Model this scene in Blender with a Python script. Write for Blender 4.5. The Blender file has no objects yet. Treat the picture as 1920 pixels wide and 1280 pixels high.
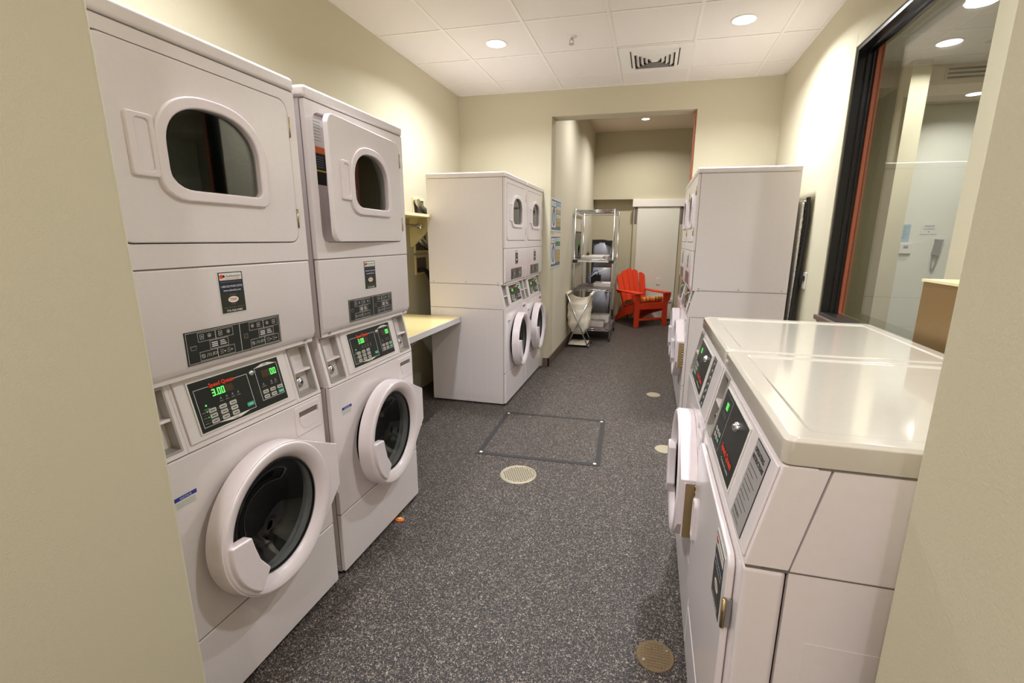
import bpy, bmesh, math, random
from mathutils import Vector, Matrix
random.seed(7)
PI = math.pi
S = bpy.context.scene
C = S.collection

# ------------------------------------------------------------------ camera
yaw, pitch, roll, F = 0.2458, 0.2233, 0.0087, 877.22
cy_, sy_, cp_, sp_ = math.cos(yaw), math.sin(yaw), math.cos(pitch), math.sin(pitch)
fw = Vector((-sy_*cp_, cy_*cp_, -sp_)); rt = Vector((cy_, sy_, 0)); up = rt.cross(fw)
cr_, sr_ = math.cos(roll), math.sin(roll)
rt, up = rt*cr_ + up*sr_, up*cr_ - rt*sr_
cam = bpy.data.cameras.new('camera'); co = bpy.data.objects.new('camera', cam); C.objects.link(co)
co.matrix_world = Matrix(((rt.x, up.x, -fw.x, 0), (rt.y, up.y, -fw.y, 0), (rt.z, up.z, -fw.z, 1.4668), (0, 0, 0, 1)))
cam.sensor_width = 36; cam.lens = F*36/1920; cam.shift_x = (960-994.6)/1920; cam.shift_y = 5.6/1920
cam.clip_start = 0.02
S.camera = co

# ------------------------------------------------------------------ world, exposure
w = bpy.data.worlds.new('world'); S.world = w; w.use_nodes = True
bg = w.node_tree.nodes['Background']; bg.inputs[0].default_value = (1.0, 0.91, 0.92, 1); bg.inputs[1].default_value = 1.0
S.view_settings.view_transform = 'Standard'; S.view_settings.look = 'None'
S.view_settings.exposure = 0.33; S.view_settings.gamma = 1; S.view_settings.use_curve_mapping = False
S.cycles.max_bounces = 10; S.cycles.diffuse_bounces = 6; S.cycles.glossy_bounces = 5; S.cycles.transparent_max_bounces = 12
S.cycles.sample_clamp_indirect = 6; S.cycles.caustics_reflective = False; S.cycles.caustics_refractive = False
S.cycles.use_denoising = True

def lamp(name, loc, power, size=0.15, spread=150, color=(0.95, 0.982, 1.03)):
    l = bpy.data.lights.new(name, 'AREA'); l.shape = 'DISK'; l.size = size; l.energy = power; l.color = color
    l.spread = math.radians(spread)
    o = bpy.data.objects.new(name, l); C.objects.link(o); o.location = loc
    return o

H = 2.964
HALL_FILL = [(-0.3, -0.55), (-0.3, -1.8)]  # unseen fill lamps behind the camera, added to brighten passage and machine fronts
ROOM = [(-1.29, 3.94), (0.53, 3.93), (-1.29, 1.50), (0.53, 1.50)]  # last pair is unseen, assumed to continue the ceiling's downlight rows
for i, (x, y) in enumerate(ROOM): lamp('downlight_lamp', (x, y, H-0.03), (31, 32, 24, 15)[i])
for x, y in HALL_FILL: lamp('unseen_hall_fill_lamp', (x, y, 2.68), 15, spread=170, color=(1.0, 0.93, 0.92))
lamp('far_downlight_lamp', (-0.21, 8.0, 3.27), 23, color=(1, 0.95, 0.9)); lamp('far_downlight_lamp', (-0.45, 6.3, 3.27), 14, color=(1, 0.95, 0.9))
for x, y, p_ in [(2.28, 5.03, 13), (2.07, 4.27, 24), (2.1, 2.2, 24)]: lamp('side_downlight_lamp', (x, y, 3.04), p_, color=(1, 0.97, 0.93))
lamp('side_downlight_lamp', (3.02, 5.80, 2.87), 8, color=(1, 0.97, 0.93))

# ------------------------------------------------------------------ materials
MT = {}
def mat(name, col, rough=0.5, metal=0.0, spec=0.5, coat=0.0, emit=None, es=1.0, bump=None):
    m = bpy.data.materials.new(name); m.use_nodes = True
    n = m.node_tree.nodes; l = m.node_tree.links; b = n['Principled BSDF']
    b.inputs['Base Color'].default_value = (*col, 1); b.inputs['Roughness'].default_value = rough
    b.inputs['Metallic'].default_value = metal; b.inputs['Specular IOR Level'].default_value = spec
    b.inputs['Coat Weight'].default_value = coat; b.inputs['Coat Roughness'].default_value = 0.08
    if emit: b.inputs['Emission Color'].default_value = (*emit, 1); b.inputs['Emission Strength'].default_value = es
    tc = n.new('ShaderNodeTexCoord'); nz = n.new('ShaderNodeTexNoise')
    sc, st, vary = bump if bump else (60, 0.02, 0.03)
    nz.inputs['Scale'].default_value = sc; nz.inputs['Detail'].default_value = 3
    l.new(tc.outputs['Object'], nz.inputs['Vector'])
    mx = n.new('ShaderNodeMix'); mx.data_type = 'RGBA'
    mx.inputs[6].default_value = (*[c*(1-vary) for c in col], 1); mx.inputs[7].default_value = (*[min(1, c*(1+vary)) for c in col], 1)
    l.new(nz.outputs['Fac'], mx.inputs[0]); l.new(mx.outputs[2], b.inputs['Base Color'])
    if bump:
        bp = n.new('ShaderNodeBump'); bp.inputs['Strength'].default_value = st; bp.inputs['Distance'].default_value = 0.002
        l.new(nz.outputs['Fac'], bp.inputs['Height']); l.new(bp.outputs['Normal'], b.inputs['Normal'])
    MT[name] = m
    return m
def srgb(r, g, b):
    f = lambda c: ((c/255+0.055)/1.055)**2.4 if c > 10 else c/255/12.92
    return (f(r), f(g), f(b))
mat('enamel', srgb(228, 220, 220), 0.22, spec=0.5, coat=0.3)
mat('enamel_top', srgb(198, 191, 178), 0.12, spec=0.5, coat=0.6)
mat('door_plastic', srgb(230, 220, 222), 0.3)
mat('wall_paint', srgb(198, 191, 166), 0.85, spec=0.25, bump=(260, 0.35, 0.02))
mat('wall_white', srgb(226, 226, 214), 0.8, spec=0.25, bump=(260, 0.3, 0.02))
mat('wall_pale', srgb(212, 207, 188), 0.8, spec=0.25, bump=(260, 0.3, 0.02))
mat('drain_metal', srgb(176, 166, 142), 0.4, metal=0.4, bump=(200, 0.3, 0.15))
mat('worn_brass', srgb(116, 96, 68), 0.5, metal=0.35, bump=(260, 0.8, 0.5))
mat('tile', srgb(230, 224, 217), 0.95, spec=0.1, bump=(180, 0.25, 0.02))
mat('tbar', srgb(232, 228, 220), 0.5)
mat('ceil_paint', srgb(226, 213, 199), 0.9, spec=0.2, bump=(200, 0.1, 0.02))
mat('black_frame', srgb(30, 28, 27), 0.28, spec=0.6)
mat('copper_wood', srgb(176, 98, 66), 0.6, bump=(80, 0.2, 0.12))
mat('brown_metal', srgb(150, 122, 80), 0.38, metal=0.55, bump=(40, 0.05, 0.06))
mat('base_brown', srgb(96, 78, 66), 0.55)
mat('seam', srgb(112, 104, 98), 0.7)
mat('dark', srgb(20, 20, 22), 0.4)
mat('rubber', srgb(38, 36, 35), 0.6)
mat('drum', (0.26, 0.26, 0.26), 0.2, metal=1.0, bump=(120, 0.15, 0.2))
mat('darkdrum', (0.3, 0.3, 0.28), 0.35, metal=1.0, bump=(100, 0.2, 0.3))
mat('chrome', (0.80, 0.82, 0.86), 0.2, metal=1.0)
mat('silver', (0.55, 0.55, 0.56), 0.3, metal=1.0)
mat('brass', (0.5, 0.38, 0.2), 0.3, metal=1.0)
mat('old_brass', srgb(138, 120, 84), 0.45, metal=0.5, bump=(220, 0.6, 0.45))
mat('coin_grey', srgb(176, 171, 164), 0.35, metal=0.3)
mat('label_black', srgb(26, 30, 28), 0.3)
mat('label_grey', srgb(158, 154, 152), 0.35)
mat('ink_white', srgb(225, 225, 218), 0.5)
mat('ink_black', srgb(28, 28, 28), 0.5)
mat('ink_grey', srgb(140, 140, 134), 0.5)
mat('ink_blue', srgb(36, 50, 150), 0.5)
mat('ink_navy', srgb(26, 34, 62), 0.4)
mat('olive', srgb(44, 46, 34), 0.4)
mat('ink_red', srgb(236, 70, 34), 0.45)
mat('ink_orange', srgb(226, 112, 40), 0.5)
mat('ink_yellow', srgb(214, 186, 60), 0.5)
mat('key', srgb(198, 196, 186), 0.4)
mat('teal', srgb(52, 176, 146), 0.4)
mat('amber', srgb(70, 54, 34), 0.3)
mat('led', (0.1, 0.8, 0.15), 0.4, emit=(0.12, 1.0, 0.16), es=0.9)
mat('lamp_disc', (1, 1, 1), 0.5, emit=(1.0, 0.96, 0.88), es=5.0)
mat('laminate', srgb(226, 208, 150), 0.3)
mat('edge_grey', srgb(196, 192, 190), 0.45)
mat('oak', srgb(206, 162, 84), 0.5, bump=(50, 0.1, 0.08))
mat('cream_board', srgb(226, 214, 168), 0.5)
mat('red_paint', srgb(226, 66, 32), 0.5, bump=(60, 0.15, 0.08))
mat('canvas', srgb(226, 216, 196), 0.9, bump=(160, 0.5, 0.05))
mat('towel', srgb(236, 228, 220), 0.95, bump=(400, 0.8, 0.05))
mat('foil', (0.6, 0.6, 0.58), 0.22, metal=1.0, bump=(70, 0.9, 0.2))
mat('tan_cloth', srgb(186, 160, 120), 0.9, bump=(120, 0.4, 0.08))
mat('slate', srgb(96, 118, 142), 0.45)
mat('pale_blue', srgb(160, 190, 205), 0.5)
mat('mustard', srgb(206, 178, 92), 0.5)
mat('pale', srgb(220, 224, 224), 0.5)
mat('green', srgb(80, 140, 60), 0.6, bump=(60, 0.1, 0.3))
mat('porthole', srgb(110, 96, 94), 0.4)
mat('hose_blue', srgb(40, 66, 160), 0.5)  # plain blue of the hose itself
mat('cooler_silver', srgb(150, 153, 166), 0.4, metal=0.0)

def glass(name, tint, rough=0.0, ior=1.5, gain=1.0):
    m = bpy.data.materials.new(name); m.use_nodes = True; n = m.node_tree.nodes; l = m.node_tree.links; n.clear()
    o = n.new('ShaderNodeOutputMaterial'); t = n.new('ShaderNodeBsdfTransparent'); g = n.new('ShaderNodeBsdfGlossy')
    lw = n.new('ShaderNodeLayerWeight'); lw.inputs[0].default_value = 0.5; f = n.new('ShaderNodeMath'); f.operation = 'POWER'; f.inputs[1].default_value = 5.0; l.new(lw.outputs['Facing'], f.inputs[0]); mx = n.new('ShaderNodeMixShader'); ml = n.new('ShaderNodeMath'); ml.operation = 'MULTIPLY'
    t.inputs[0].default_value = (*tint, 1); g.inputs['Roughness'].default_value = rough
    ml.operation = 'MULTIPLY_ADD'; ml.inputs[1].default_value = 0.9; ml.inputs[2].default_value = 0.035*gain
    l.new(f.outputs[0], ml.inputs[0]); l.new(ml.outputs[0], mx.inputs[0]); l.new(t.outputs[0], mx.inputs[1]); l.new(g.outputs[0], mx.inputs[2])
    l.new(mx.outputs[0], o.inputs[0]); MT[name] = m
glass('pane', (0.9, 0.92, 0.91), 0.0, 1.5, 2.6)
glass('smoked', (0.7, 0.73, 0.71), 0.02, 1.5, 2.2)
glass('bowl', (0.42, 0.46, 0.45), 0.02, 1.5, 1.2)

def floor_mat():
    m = bpy.data.materials.new('speckled_floor'); m.use_nodes = True; n = m.node_tree.nodes; l = m.node_tree.links; b = n['Principled BSDF']
    tc = n.new('ShaderNodeTexCoord')
    def flecks(scale, thr, off, stretch):
        mp = n.new('ShaderNodeMapping'); mp.inputs['Location'].default_value = (off, off*2, 0); mp.inputs['Scale'].default_value = stretch
        wn = n.new('ShaderNodeTexNoise'); wn.inputs['Scale'].default_value = 90; wn.inputs['Detail'].default_value = 1
        ad = n.new('ShaderNodeMixRGB'); ad.blend_type = 'ADD'; ad.inputs[0].default_value = 0.022
        v = n.new('ShaderNodeTexVoronoi'); v.inputs['Scale'].default_value = scale; v.voronoi_dimensions = '2D'
        l.new(tc.outputs['Object'], mp.inputs[0]); l.new(mp.outputs[0], wn.inputs['Vector'])
        l.new(mp.outputs[0], ad.inputs[1]); l.new(wn.outputs['Color'], ad.inputs[2]); l.new(ad.outputs[0], v.inputs['Vector'])
        # random radius per cell
        sx = n.new('ShaderNodeSeparateColor'); l.new(v.outputs['Color'], sx.inputs[0])
        mu = n.new('ShaderNodeMath'); mu.operation = 'MULTIPLY_ADD'; mu.inputs[1].default_value = thr*0.62; mu.inputs[2].default_value = thr*0.24; l.new(sx.outputs[0], mu.inputs[0])
        lt = n.new('ShaderNodeMath'); lt.operation = 'LESS_THAN'; l.new(v.outputs['Distance'], lt.inputs[0]); l.new(mu.outputs[0], lt.inputs[1])
        return lt.outputs[0], sx.outputs[1]
    a, va = flecks(165, 0.52, 0.0, (1, 1, 1)); c, vc = flecks(200, 0.42, 3.7, (1.2, 0.8, 1))
    base = n.new('ShaderNodeRGB'); base.outputs[0].default_value = (*srgb(34, 30, 29), 1)
    r1 = n.new('ShaderNodeMix'); r1.data_type = 'RGBA'; r1.inputs[6].default_value = (*srgb(66, 58, 54), 1); r1.inputs[7].default_value = (*srgb(172, 158, 145), 1)
    l.new(va, r1.inputs[0])
    m1 = n.new('ShaderNodeMix'); m1.data_type = 'RGBA'; l.new(a, m1.inputs[0]); l.new(base.outputs[0], m1.inputs[6]); l.new(r1.outputs[2], m1.inputs[7])
    m2 = n.new('ShaderNodeMix'); m2.data_type = 'RGBA'; l.new(c, m2.inputs[0]); l.new(m1.outputs[2], m2.inputs[6]); m2.inputs[7].default_value = (*srgb(72, 64, 60), 1)
    l.new(m2.outputs[2], b.inputs['Base Color']); b.inputs['Roughness'].default_value = 0.55; b.inputs['Specular IOR Level'].default_value = 0.35
    nz = n.new('ShaderNodeTexNoise'); nz.inputs['Scale'].default_value = 140; l.new(tc.outputs['Object'], nz.inputs['Vector'])
    bp = n.new('ShaderNodeBump'); bp.inputs['Strength'].default_value = 0.25; bp.inputs['Distance'].default_value = 0.002
    l.new(nz.outputs['Fac'], bp.inputs['Height']); l.new(bp.outputs[0], b.inputs['Normal'])
    MT['floor'] = m
floor_mat()

def plaid():
    m = bpy.data.materials.new('plaid'); m.use_nodes = True; n = m.node_tree.nodes; l = m.node_tree.links; b = n['Principled BSDF']
    tc = n.new('ShaderNodeTexCoord'); sp = n.new('ShaderNodeSeparateXYZ'); l.new(tc.outputs['Object'], sp.inputs[0])
    def ramp(src, cols):
        mm = n.new('ShaderNodeMath'); mm.operation = 'MULTIPLY'; mm.inputs[1].default_value = 5.2; l.new(sp.outputs[src], mm.inputs[0])
        fr = n.new('ShaderNodeMath'); fr.operation = 'FRACT'; l.new(mm.outputs[0], fr.inputs[0])
        r = n.new('ShaderNodeValToRGB'); r.color_ramp.interpolation = 'CONSTANT'
        while len(r.color_ramp.elements) < len(cols): r.color_ramp.elements.new(0.5)
        for i, (p, c) in enumerate(cols): r.color_ramp.elements[i].position = p; r.color_ramp.elements[i].color = (*srgb(*c), 1)
        l.new(fr.outputs[0], r.inputs[0]); return r.outputs[0]
    cs = [(0, (220, 130, 50)), (0.2, (232, 196, 110)), (0.36, (150, 70, 34)), (0.55, (236, 160, 40)), (0.72, (120, 90, 50)), (0.86, (225, 120, 40))]
    mx = n.new('ShaderNodeMix'); mx.data_type = 'RGBA'; mx.inputs[0].default_value = 0.35
    l.new(ramp(0, cs), mx.inputs[6]); l.new(ramp(1, cs), mx.inputs[7]); l.new(mx.outputs[2], b.inputs['Base Color'])
    b.inputs['Roughness'].default_value = 0.9; MT['plaid'] = m
plaid()

# ------------------------------------------------------------------ mesh helpers
class MB:
    def __init__(s): s.v = []; s.f = []; s.mi = []; s.mats = []; s.sm = []
    def m(s, name):
        if name not in s.mats: s.mats.append(name)
        return s.mats.index(name)
    def add(s, vs, fs, mt, smooth=False):
        k = len(s.v); i = s.m(mt); s.v += [tuple(v) for v in vs]
        for f in fs: s.f.append([k+j for j in f]); s.mi.append(i); s.sm.append(smooth)
        return s
    def box(s, x0, x1, y0, y1, z0, z1, mt):
        x0, x1 = min(x0, x1), max(x0, x1); y0, y1 = min(y0, y1), max(y0, y1); z0, z1 = min(z0, z1), max(z0, z1)
        vs = [(x0, y0, z0), (x1, y0, z0), (x1, y1, z0), (x0, y1, z0), (x0, y0, z1), (x1, y0, z1), (x1, y1, z1), (x0, y1, z1)]
        return s.add(vs, [(0, 3, 2, 1), (4, 5, 6, 7), (0, 1, 5, 4), (1, 2, 6, 5), (2, 3, 7, 6), (3, 0, 4, 7)], mt)
    def prism(s, poly, a, b, mt, axis='y', smooth=False):
        # poly: 2D outline; axis y -> (x,z) at y ; axis x -> (y,z) ; axis z -> (x,y)
        def P(p, t): return {'y': (p[0], t, p[1]), 'x': (t, p[0], p[1]), 'z': (p[0], p[1], t)}[axis]
        n = len(poly); vs = [P(p, a) for p in poly]+[P(p, b) for p in poly]
        k = len(s.v); i = s.m(mt); s.v += vs
        for f in [list(range(n)), list(range(2*n-1, n-1, -1))]: s.f.append([k+j for j in f]); s.mi.append(i); s.sm.append(False)
        for j in range(n): s.f.append([k+j, k+n+j, k+n+(j+1) % n, k+(j+1) % n]); s.mi.append(i); s.sm.append(smooth)
        return s
    def holed(s, outer, inner, a, b, mt, cen=None, axis='y', n=56):
        # plate between two star-shaped outlines
        c = cen or (sum(p[0] for p in inner)/len(inner), sum(p[1] for p in inner)/len(inner))
        ang = sorted(set([round(math.atan2(p[1]-c[1], p[0]-c[0]), 5) for p in outer]+([round(math.atan2(p[1]-c[1], p[0]-c[0]), 5) for p in inner] if len(inner) < 30 else [])+[round(-PI+2*PI*i/n+0.0003, 5) for i in range(n)]))
        def hit(poly, t):
            d = (math.cos(t), math.sin(t)); best = 0
            for j in range(len(poly)):
                p, q = poly[j], poly[(j+1) % len(poly)]; ex, ey = q[0]-p[0], q[1]-p[1]
                den = d[0]*ey-d[1]*ex
                if abs(den) < 1e-12: continue
                px, py = p[0]-c[0], p[1]-c[1]
                r = (px*ey-py*ex)/den; u = (px*d[1]-py*d[0])/den
                if r > 0 and -1e-5 <= u <= 1+1e-5: best = max(best, r)
            return (c[0]+d[0]*best, c[1]+d[1]*best)
        O = [hit(outer, t) for t in ang]; I = [hit(inner, t) for t in ang]; N = len(ang)
        def P(p, t): return {'y': (p[0], t, p[1]), 'x': (t, p[0], p[1]), 'z': (p[0], p[1], t)}[axis]
        vs = [P(p, a) for p in O]+[P(p, a) for p in I]+[P(p, b) for p in O]+[P(p, b) for p in I]
        fs = []
        for j in range(N):
            k = (j+1) % N
            fs += [(j, k, N+k, N+j), (2*N+k, 2*N+j, 3*N+j, 3*N+k), (k, j, 2*N+j, 2*N+k), (N+j, N+k, 3*N+k, 3*N+j)]
        return s.add(vs, fs, mt)
    def lathe(s, prof, cx, cz, mt, axis='y', n=48, closed=False, smooth=True):
        # prof: list of (r, t) ; axis y: circle in xz, t along y
        vs = []
        for r, t in prof:
            for j in range(n):
                a = 2*PI*j/n; p, q = cx+r*math.cos(a), cz+r*math.sin(a)
                vs.append({'y': (p, t, q), 'z': (p, q, t), 'x': (t, p, q)}[axis])
        m_ = len(prof); fs = []
        for i in range(m_ if closed else m_-1):
            for j in range(n):
                fs.append((i*n+j, i*n+(j+1) % n, ((i+1) % m_)*n+(j+1) % n, ((i+1) % m_)*n+j))
        return s.add(vs, fs, mt, smooth)
    def cyl(s, c, r, a, b, mt, axis='y', n=24):
        s.lathe([(1e-4, a), (r, a), (r, b), (1e-4, b)], c[0], c[1], mt, axis, n, smooth=False); return s
    def tube(s, pts, r, mt, n=10, closed=False):
        pts = [Vector(p) for p in pts]; vs = []; N = len(pts); prev = None
        for i, p in enumerate(pts):
            t = (pts[(i+1) % N]-pts[i-1]) if closed else (pts[min(i+1, N-1)]-pts[max(i-1, 0)])
            t.normalize()
            if prev is None: nn = t.orthogonal().normalized()
            else:
                nn = prev-t*prev.dot(t)
                nn = nn.normalized() if nn.length > 1e-6 else t.orthogonal().normalized()
            prev = nn; bn = t.cross(nn); rr = r[i] if isinstance(r, (list, tuple)) else r
            for j in range(n):
                a = 2*PI*j/n; vs.append(p+nn*(rr*math.cos(a))+bn*(rr*math.sin(a)))
        fs = []
        for i in range(N if closed else N-1):
            for j in range(n): fs.append((i*n+j, i*n+(j+1) % n, ((i+1) % N)*n+(j+1) % n, ((i+1) % N)*n+j))
        if not closed: fs += [tuple(range(n-1, -1, -1)), tuple((N-1)*n+j for j in range(n))]
        return s.add(vs, fs, mt, True)
    def build(s, name, parent=None, loc=None, rot=None, bevel=0, seg=2, fix=True, ang=35):
        me = bpy.data.meshes.new(name); me.from_pydata(s.v, [], s.f)
        for n_ in s.mats: me.materials.append(MT[n_])
        me.polygons.foreach_set('material_index', s.mi); me.polygons.foreach_set('use_smooth', [True if bevel else q for q in s.sm])
        me.update()
        if fix:
            bm = bmesh.new(); bm.from_mesh(me); bmesh.ops.recalc_face_normals(bm, faces=bm.faces); bm.to_mesh(me); bm.free()
        o = bpy.data.objects.new(name, me); C.objects.link(o)
        if parent: o.parent = parent
        if loc: o.location = loc
        if rot: o.rotation_euler = rot
        if bevel:
            b = o.modifiers.new('bevel', 'BEVEL'); b.width = bevel; b.segments = seg; b.limit_method = 'ANGLE'; b.angle_limit = math.radians(ang)
            b.harden_normals = True; b.use_clamp_overlap = True
        return o
def rrect(x0, x1, z0, z1, r, n=6):
    if not isinstance(r, (list, tuple)): r = [r]*4     # bl, br, tr, tl
    out = []
    for (cx, cz, a0, q) in ((x0+r[0], z0+r[0], PI, r[0]), (x1-r[1], z0+r[1], 1.5*PI, r[1]), (x1-r[2], z1-r[2], 0, r[2]), (x0+r[3], z1-r[3], 0.5*PI, r[3])):
        for i in range(n+1):
            a = a0+0.5*PI*i/n; out.append((cx+q*math.cos(a), cz+q*math.sin(a)))
    return out
def circ(cx, cz, r, n=64): return [(cx+r*math.cos(2*PI*i/n), cz+r*math.sin(2*PI*i/n)) for i in range(n)]
def box(x0, x1, y0, y1, z0, z1, mt): return MB().box(x0, x1, y0, y1, z0, z1, mt)
def tag(o, label, cat, group=None, kind=None):
    o['label'] = label; o['category'] = cat
    if group: o['group'] = group
    if kind: o['kind'] = kind
    return o
def struct(o, label=None, cat=None):
    o['kind'] = 'structure'
    if label: o['label'] = label
    if cat: o['category'] = cat
    return o
def empty(name, loc, rz=0):
    o = bpy.data.objects.new(name, None); C.objects.link(o); o.location = loc; o.rotation_euler = (0, 0, rz); o.empty_display_size = 0.1
    return o
def copy_tree(o, parent=None):
    c = o.copy(); C.objects.link(c); c.parent = parent
    for ch in list(o.children): copy_tree(ch, c)
    return c

_tc = {}
def text_mesh(txt):
    if txt in _tc: return _tc[txt]
    cu = bpy.data.curves.new('t', 'FONT'); cu.body = txt; cu.resolution_u = 2; cu.size = 1
    ob = bpy.data.objects.new('t', cu); C.objects.link(ob)
    dg = bpy.context.evaluated_depsgraph_get(); me = bpy.data.meshes.new_from_object(ob.evaluated_get(dg))
    vs = [(v.co.x, v.co.y) for v in me.vertices]; fs = [tuple(p.vertices) for p in me.polygons]
    bpy.data.objects.remove(ob); bpy.data.curves.remove(cu); bpy.data.meshes.remove(me)
    if vs:
        mx = min(v[0] for v in vs); wd = max(v[0] for v in vs)-mx; vs = [(v[0]-mx, v[1]) for v in vs]
    else: wd = 1
    _tc[txt] = (vs, fs, wd); return _tc[txt]
class DK(MB):
    """flat print in the local x-z plane facing -y; layer = how far the ink stands off"""
    def q(s, x0, x1, z0, z1, mt, ly=1):
        y = -0.0004*ly; return s.add([(x0, y, z0), (x1, y, z0), (x1, y, z1), (x0, y, z1)], [(0, 1, 2, 3)], mt)
    def poly(s, pts, mt, ly=1):
        return s.add([(p[0], -0.0004*ly, p[1]) for p in pts], [tuple(range(len(pts)))], mt)
    def fr(s, x0, x1, z0, z1, t, mt, ly=1):
        s.q(x0, x1, z0, z0+t, mt, ly); s.q(x0, x1, z1-t, z1, mt, ly); s.q(x0, x0+t, z0+t, z1-t, mt, ly); s.q(x1-t, x1, z0+t, z1-t, mt, ly); return s
    def ring(s, cx, cz, r, t, mt, ly=1, n=20):
        a, b = circ(cx, cz, r, n), circ(cx, cz, r-t, n)
        for i in range(n):
            j = (i+1) % n; s.poly([a[i], a[j], b[j], b[i]], mt, ly)
        return s
    def tx(s, txt, x, z, h, mt, ly=2, al='c', w=None, bold=0):
        vs, fs, wd = text_mesh(txt); k = h/0.7; kx = (w/wd) if w else k
        ox = x-(wd*kx/2 if al == 'c' else (wd*kx if al == 'r' else 0)); y = -0.0004*ly
        for d in ([(0, 0)] if not bold else [(-bold, 0), (bold, 0), (0, bold), (0, -bold)]):
            s.add([(ox+v[0]*kx+d[0], y-0.00003*abs(d[0] > 0), z+v[1]*k+d[1]) for v in vs], fs, mt)
        return s
    def seg7(s, ch, x, z, h, mt, ly=2):
        w_ = h*0.5; t = h*0.14
        on = {'0': 'abcdef', '3': 'abgcd', '.': ''}[ch]
        R = {'a': (0, w_, h-t, h), 'd': (0, w_, 0, t), 'g': (0, w_, h/2-t/2, h/2+t/2), 'f': (0, t, h/2, h), 'e': (0, t, 0, h/2), 'b': (w_-t, w_, h/2, h), 'c': (w_-t, w_, 0, h/2)}
        for c in on: r = R[c]; s.q(x+r[0], x+r[1], z+r[2], z+r[3], mt, ly)
        if ch == '.': s.q(x, x+t, z, z+t, mt, ly)
        return s

# ------------------------------------------------------------------ room shell
XL, XR, YN, YF = -2.133, 1.108, 0.76, 5.197
PXL, PXR = -1.046, 0.402
def slab(name, mb, **k): return struct(mb.build(name, **k))
slab('floor', box(-2.4, 6.0, -3.2, 9.6, -0.1, 0, 'floor'))
# near room ceiling with grid
cb = MB(); cb.box(XL-0.1, XR+0.2, YN-0.16, YF, H, H+0.08, 'tile')
g = 0.6096; gx = -0.9876; gy = 3.6105
for i in range(-2, 5):
    x = gx+g*i
    if XL < x < XR: cb.box(x-0.0115, x+0.0115, YN, YF, H-0.004, H+0.01, 'tbar')
for j in range(-5, 4):
    y = gy+g*j
    if YN < y < YF: cb.box(XL, XR, y-0.0115, y+0.0115, H-0.0041, H+0.01, 'tbar')
for (a0, a1, b0, b1) in ((XL, XR, YN, YN+0.02), (XL, XR, YF-0.02, YF), (XL, XL+0.02, YN, YF), (XR-0.02, XR, YN, YF)):
    cb.box(a0, a1, b0, b1, H-0.0043, H+0.01, 'tbar')
slab('ceiling', cb)
# left wall
slab('wall_left', box(XL-0.15, XL, YN-0.16, YF+0.2, 0, H+0.1, 'wall_paint'))
# far wall with the opening
OX0, OX1, OZ = -1.092, 0.354, 2.71
fwl = MB(); fwl.box(XL, OX0, YF, YF+0.22, 0, 3.4, 'wall_paint'); fwl.box(OX1, XR+0.15, YF, YF+0.22, 0, 3.4, 'wall_paint'); fwl.box(OX0, OX1, YF, YF+0.20, OZ, 3.4, 'wall_paint')
slab('wall_far', fwl)
slab('trim_1', box(OX1-0.012, OX1, YF+0.03, YF+0.2, 0, OZ, 'copper_wood'))
# right wall with window hole
WY0, WY1, WZ0, WZ1 = 2.165, 3.44, 0.99, 2.575
rw = MB(); hy = (YN-0.16, YF)
rw.box(XR, XR+0.14, hy[0], WY0, 0, H+0.1, 'wall_paint'); rw.box(XR, XR+0.14, WY1, hy[1], 0, H+0.1, 'wall_paint')
rw.box(XR, XR+0.14, WY0, WY1, 0, WZ0, 'wall_paint'); rw.box(XR, XR+0.14, WY0, WY1, WZ1, H+0.1, 'wall_paint')
slab('wall_right', rw)
# window
we = empty('window_1', (XR, (WY0+WY1)/2, WZ0)); struct(we, 'large interior window in a black frame in the right wall', 'window')
def P(mb, name, par, **k):
    o = mb.build(name, **k); o.parent = par; o.matrix_parent_inverse = Matrix.Translation(-par.location) if par.rotation_euler[2] == 0 else par.matrix_world.inverted()
    return o
wf = MB(); t_ = 0.022
wf.box(XR-0.004, XR+0.092, WY1-t_, WY1, WZ0, WZ1, 'black_frame'); wf.box(XR+0.06, XR+0.092, WY0, WY0+0.006, WZ0, WZ1, 'black_frame')
wf.box(XR-0.004, XR+0.092, WY0+t_, WY1-t_, WZ1-t_, WZ1, 'black_frame'); wf.box(XR-0.004, XR+0.092, WY0+t_, WY1-t_, WZ0, WZ0+t_, 'black_frame')
for (xx) in (0.045, 0.075): 
    wf.box(XR+xx, XR+xx+0.008, WY1-t_-0.012, WY1-t_, WZ0, WZ1, 'black_frame'); wf.box(XR+xx, XR+xx+0.008, WY0, WY1, WZ1-t_-0.012, WZ1-t_, 'black_frame')
P(wf, 'window_frame', we)
ws = MB(); ws.box(XR+0.094, XR+0.125, WY1-t_-0.016, WY1-0.002, WZ0+0.002, WZ1-0.002, 'copper_wood'); ws.box(XR+0.094, XR+0.125, WY0+0.0005, WY0+0.004, WZ0+0.002, WZ1-0.002, 'copper_wood')
P(ws, 'window_stop', we)['label'] = 'reddish wooden strip beside the glass'
P(box(XR+0.112, XR+0.118, WY0+0.004, WY1-t_-0.016, WZ0+t_, WZ1-t_, 'pane'), 'window_pane', we)
wc = MB(); c0, c1 = 0.13, 0.012
wc.box(XR-c1, XR, WY1, WY1+c0, WZ0-0.06, WZ1+c0*0.6, 'wall_paint'); wc.box(XR-c1, XR, WY0, WY1, WZ1, WZ1+c0*0.6, 'wall_paint')
P(wc, 'window_casing', we, bevel=0.003)
P(box(XR-0.03, XR+0.0, WY0, WY1+0.02, WZ0-0.03, WZ0, 'base_brown'), 'window_sill', we, bevel=0.003)
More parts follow.
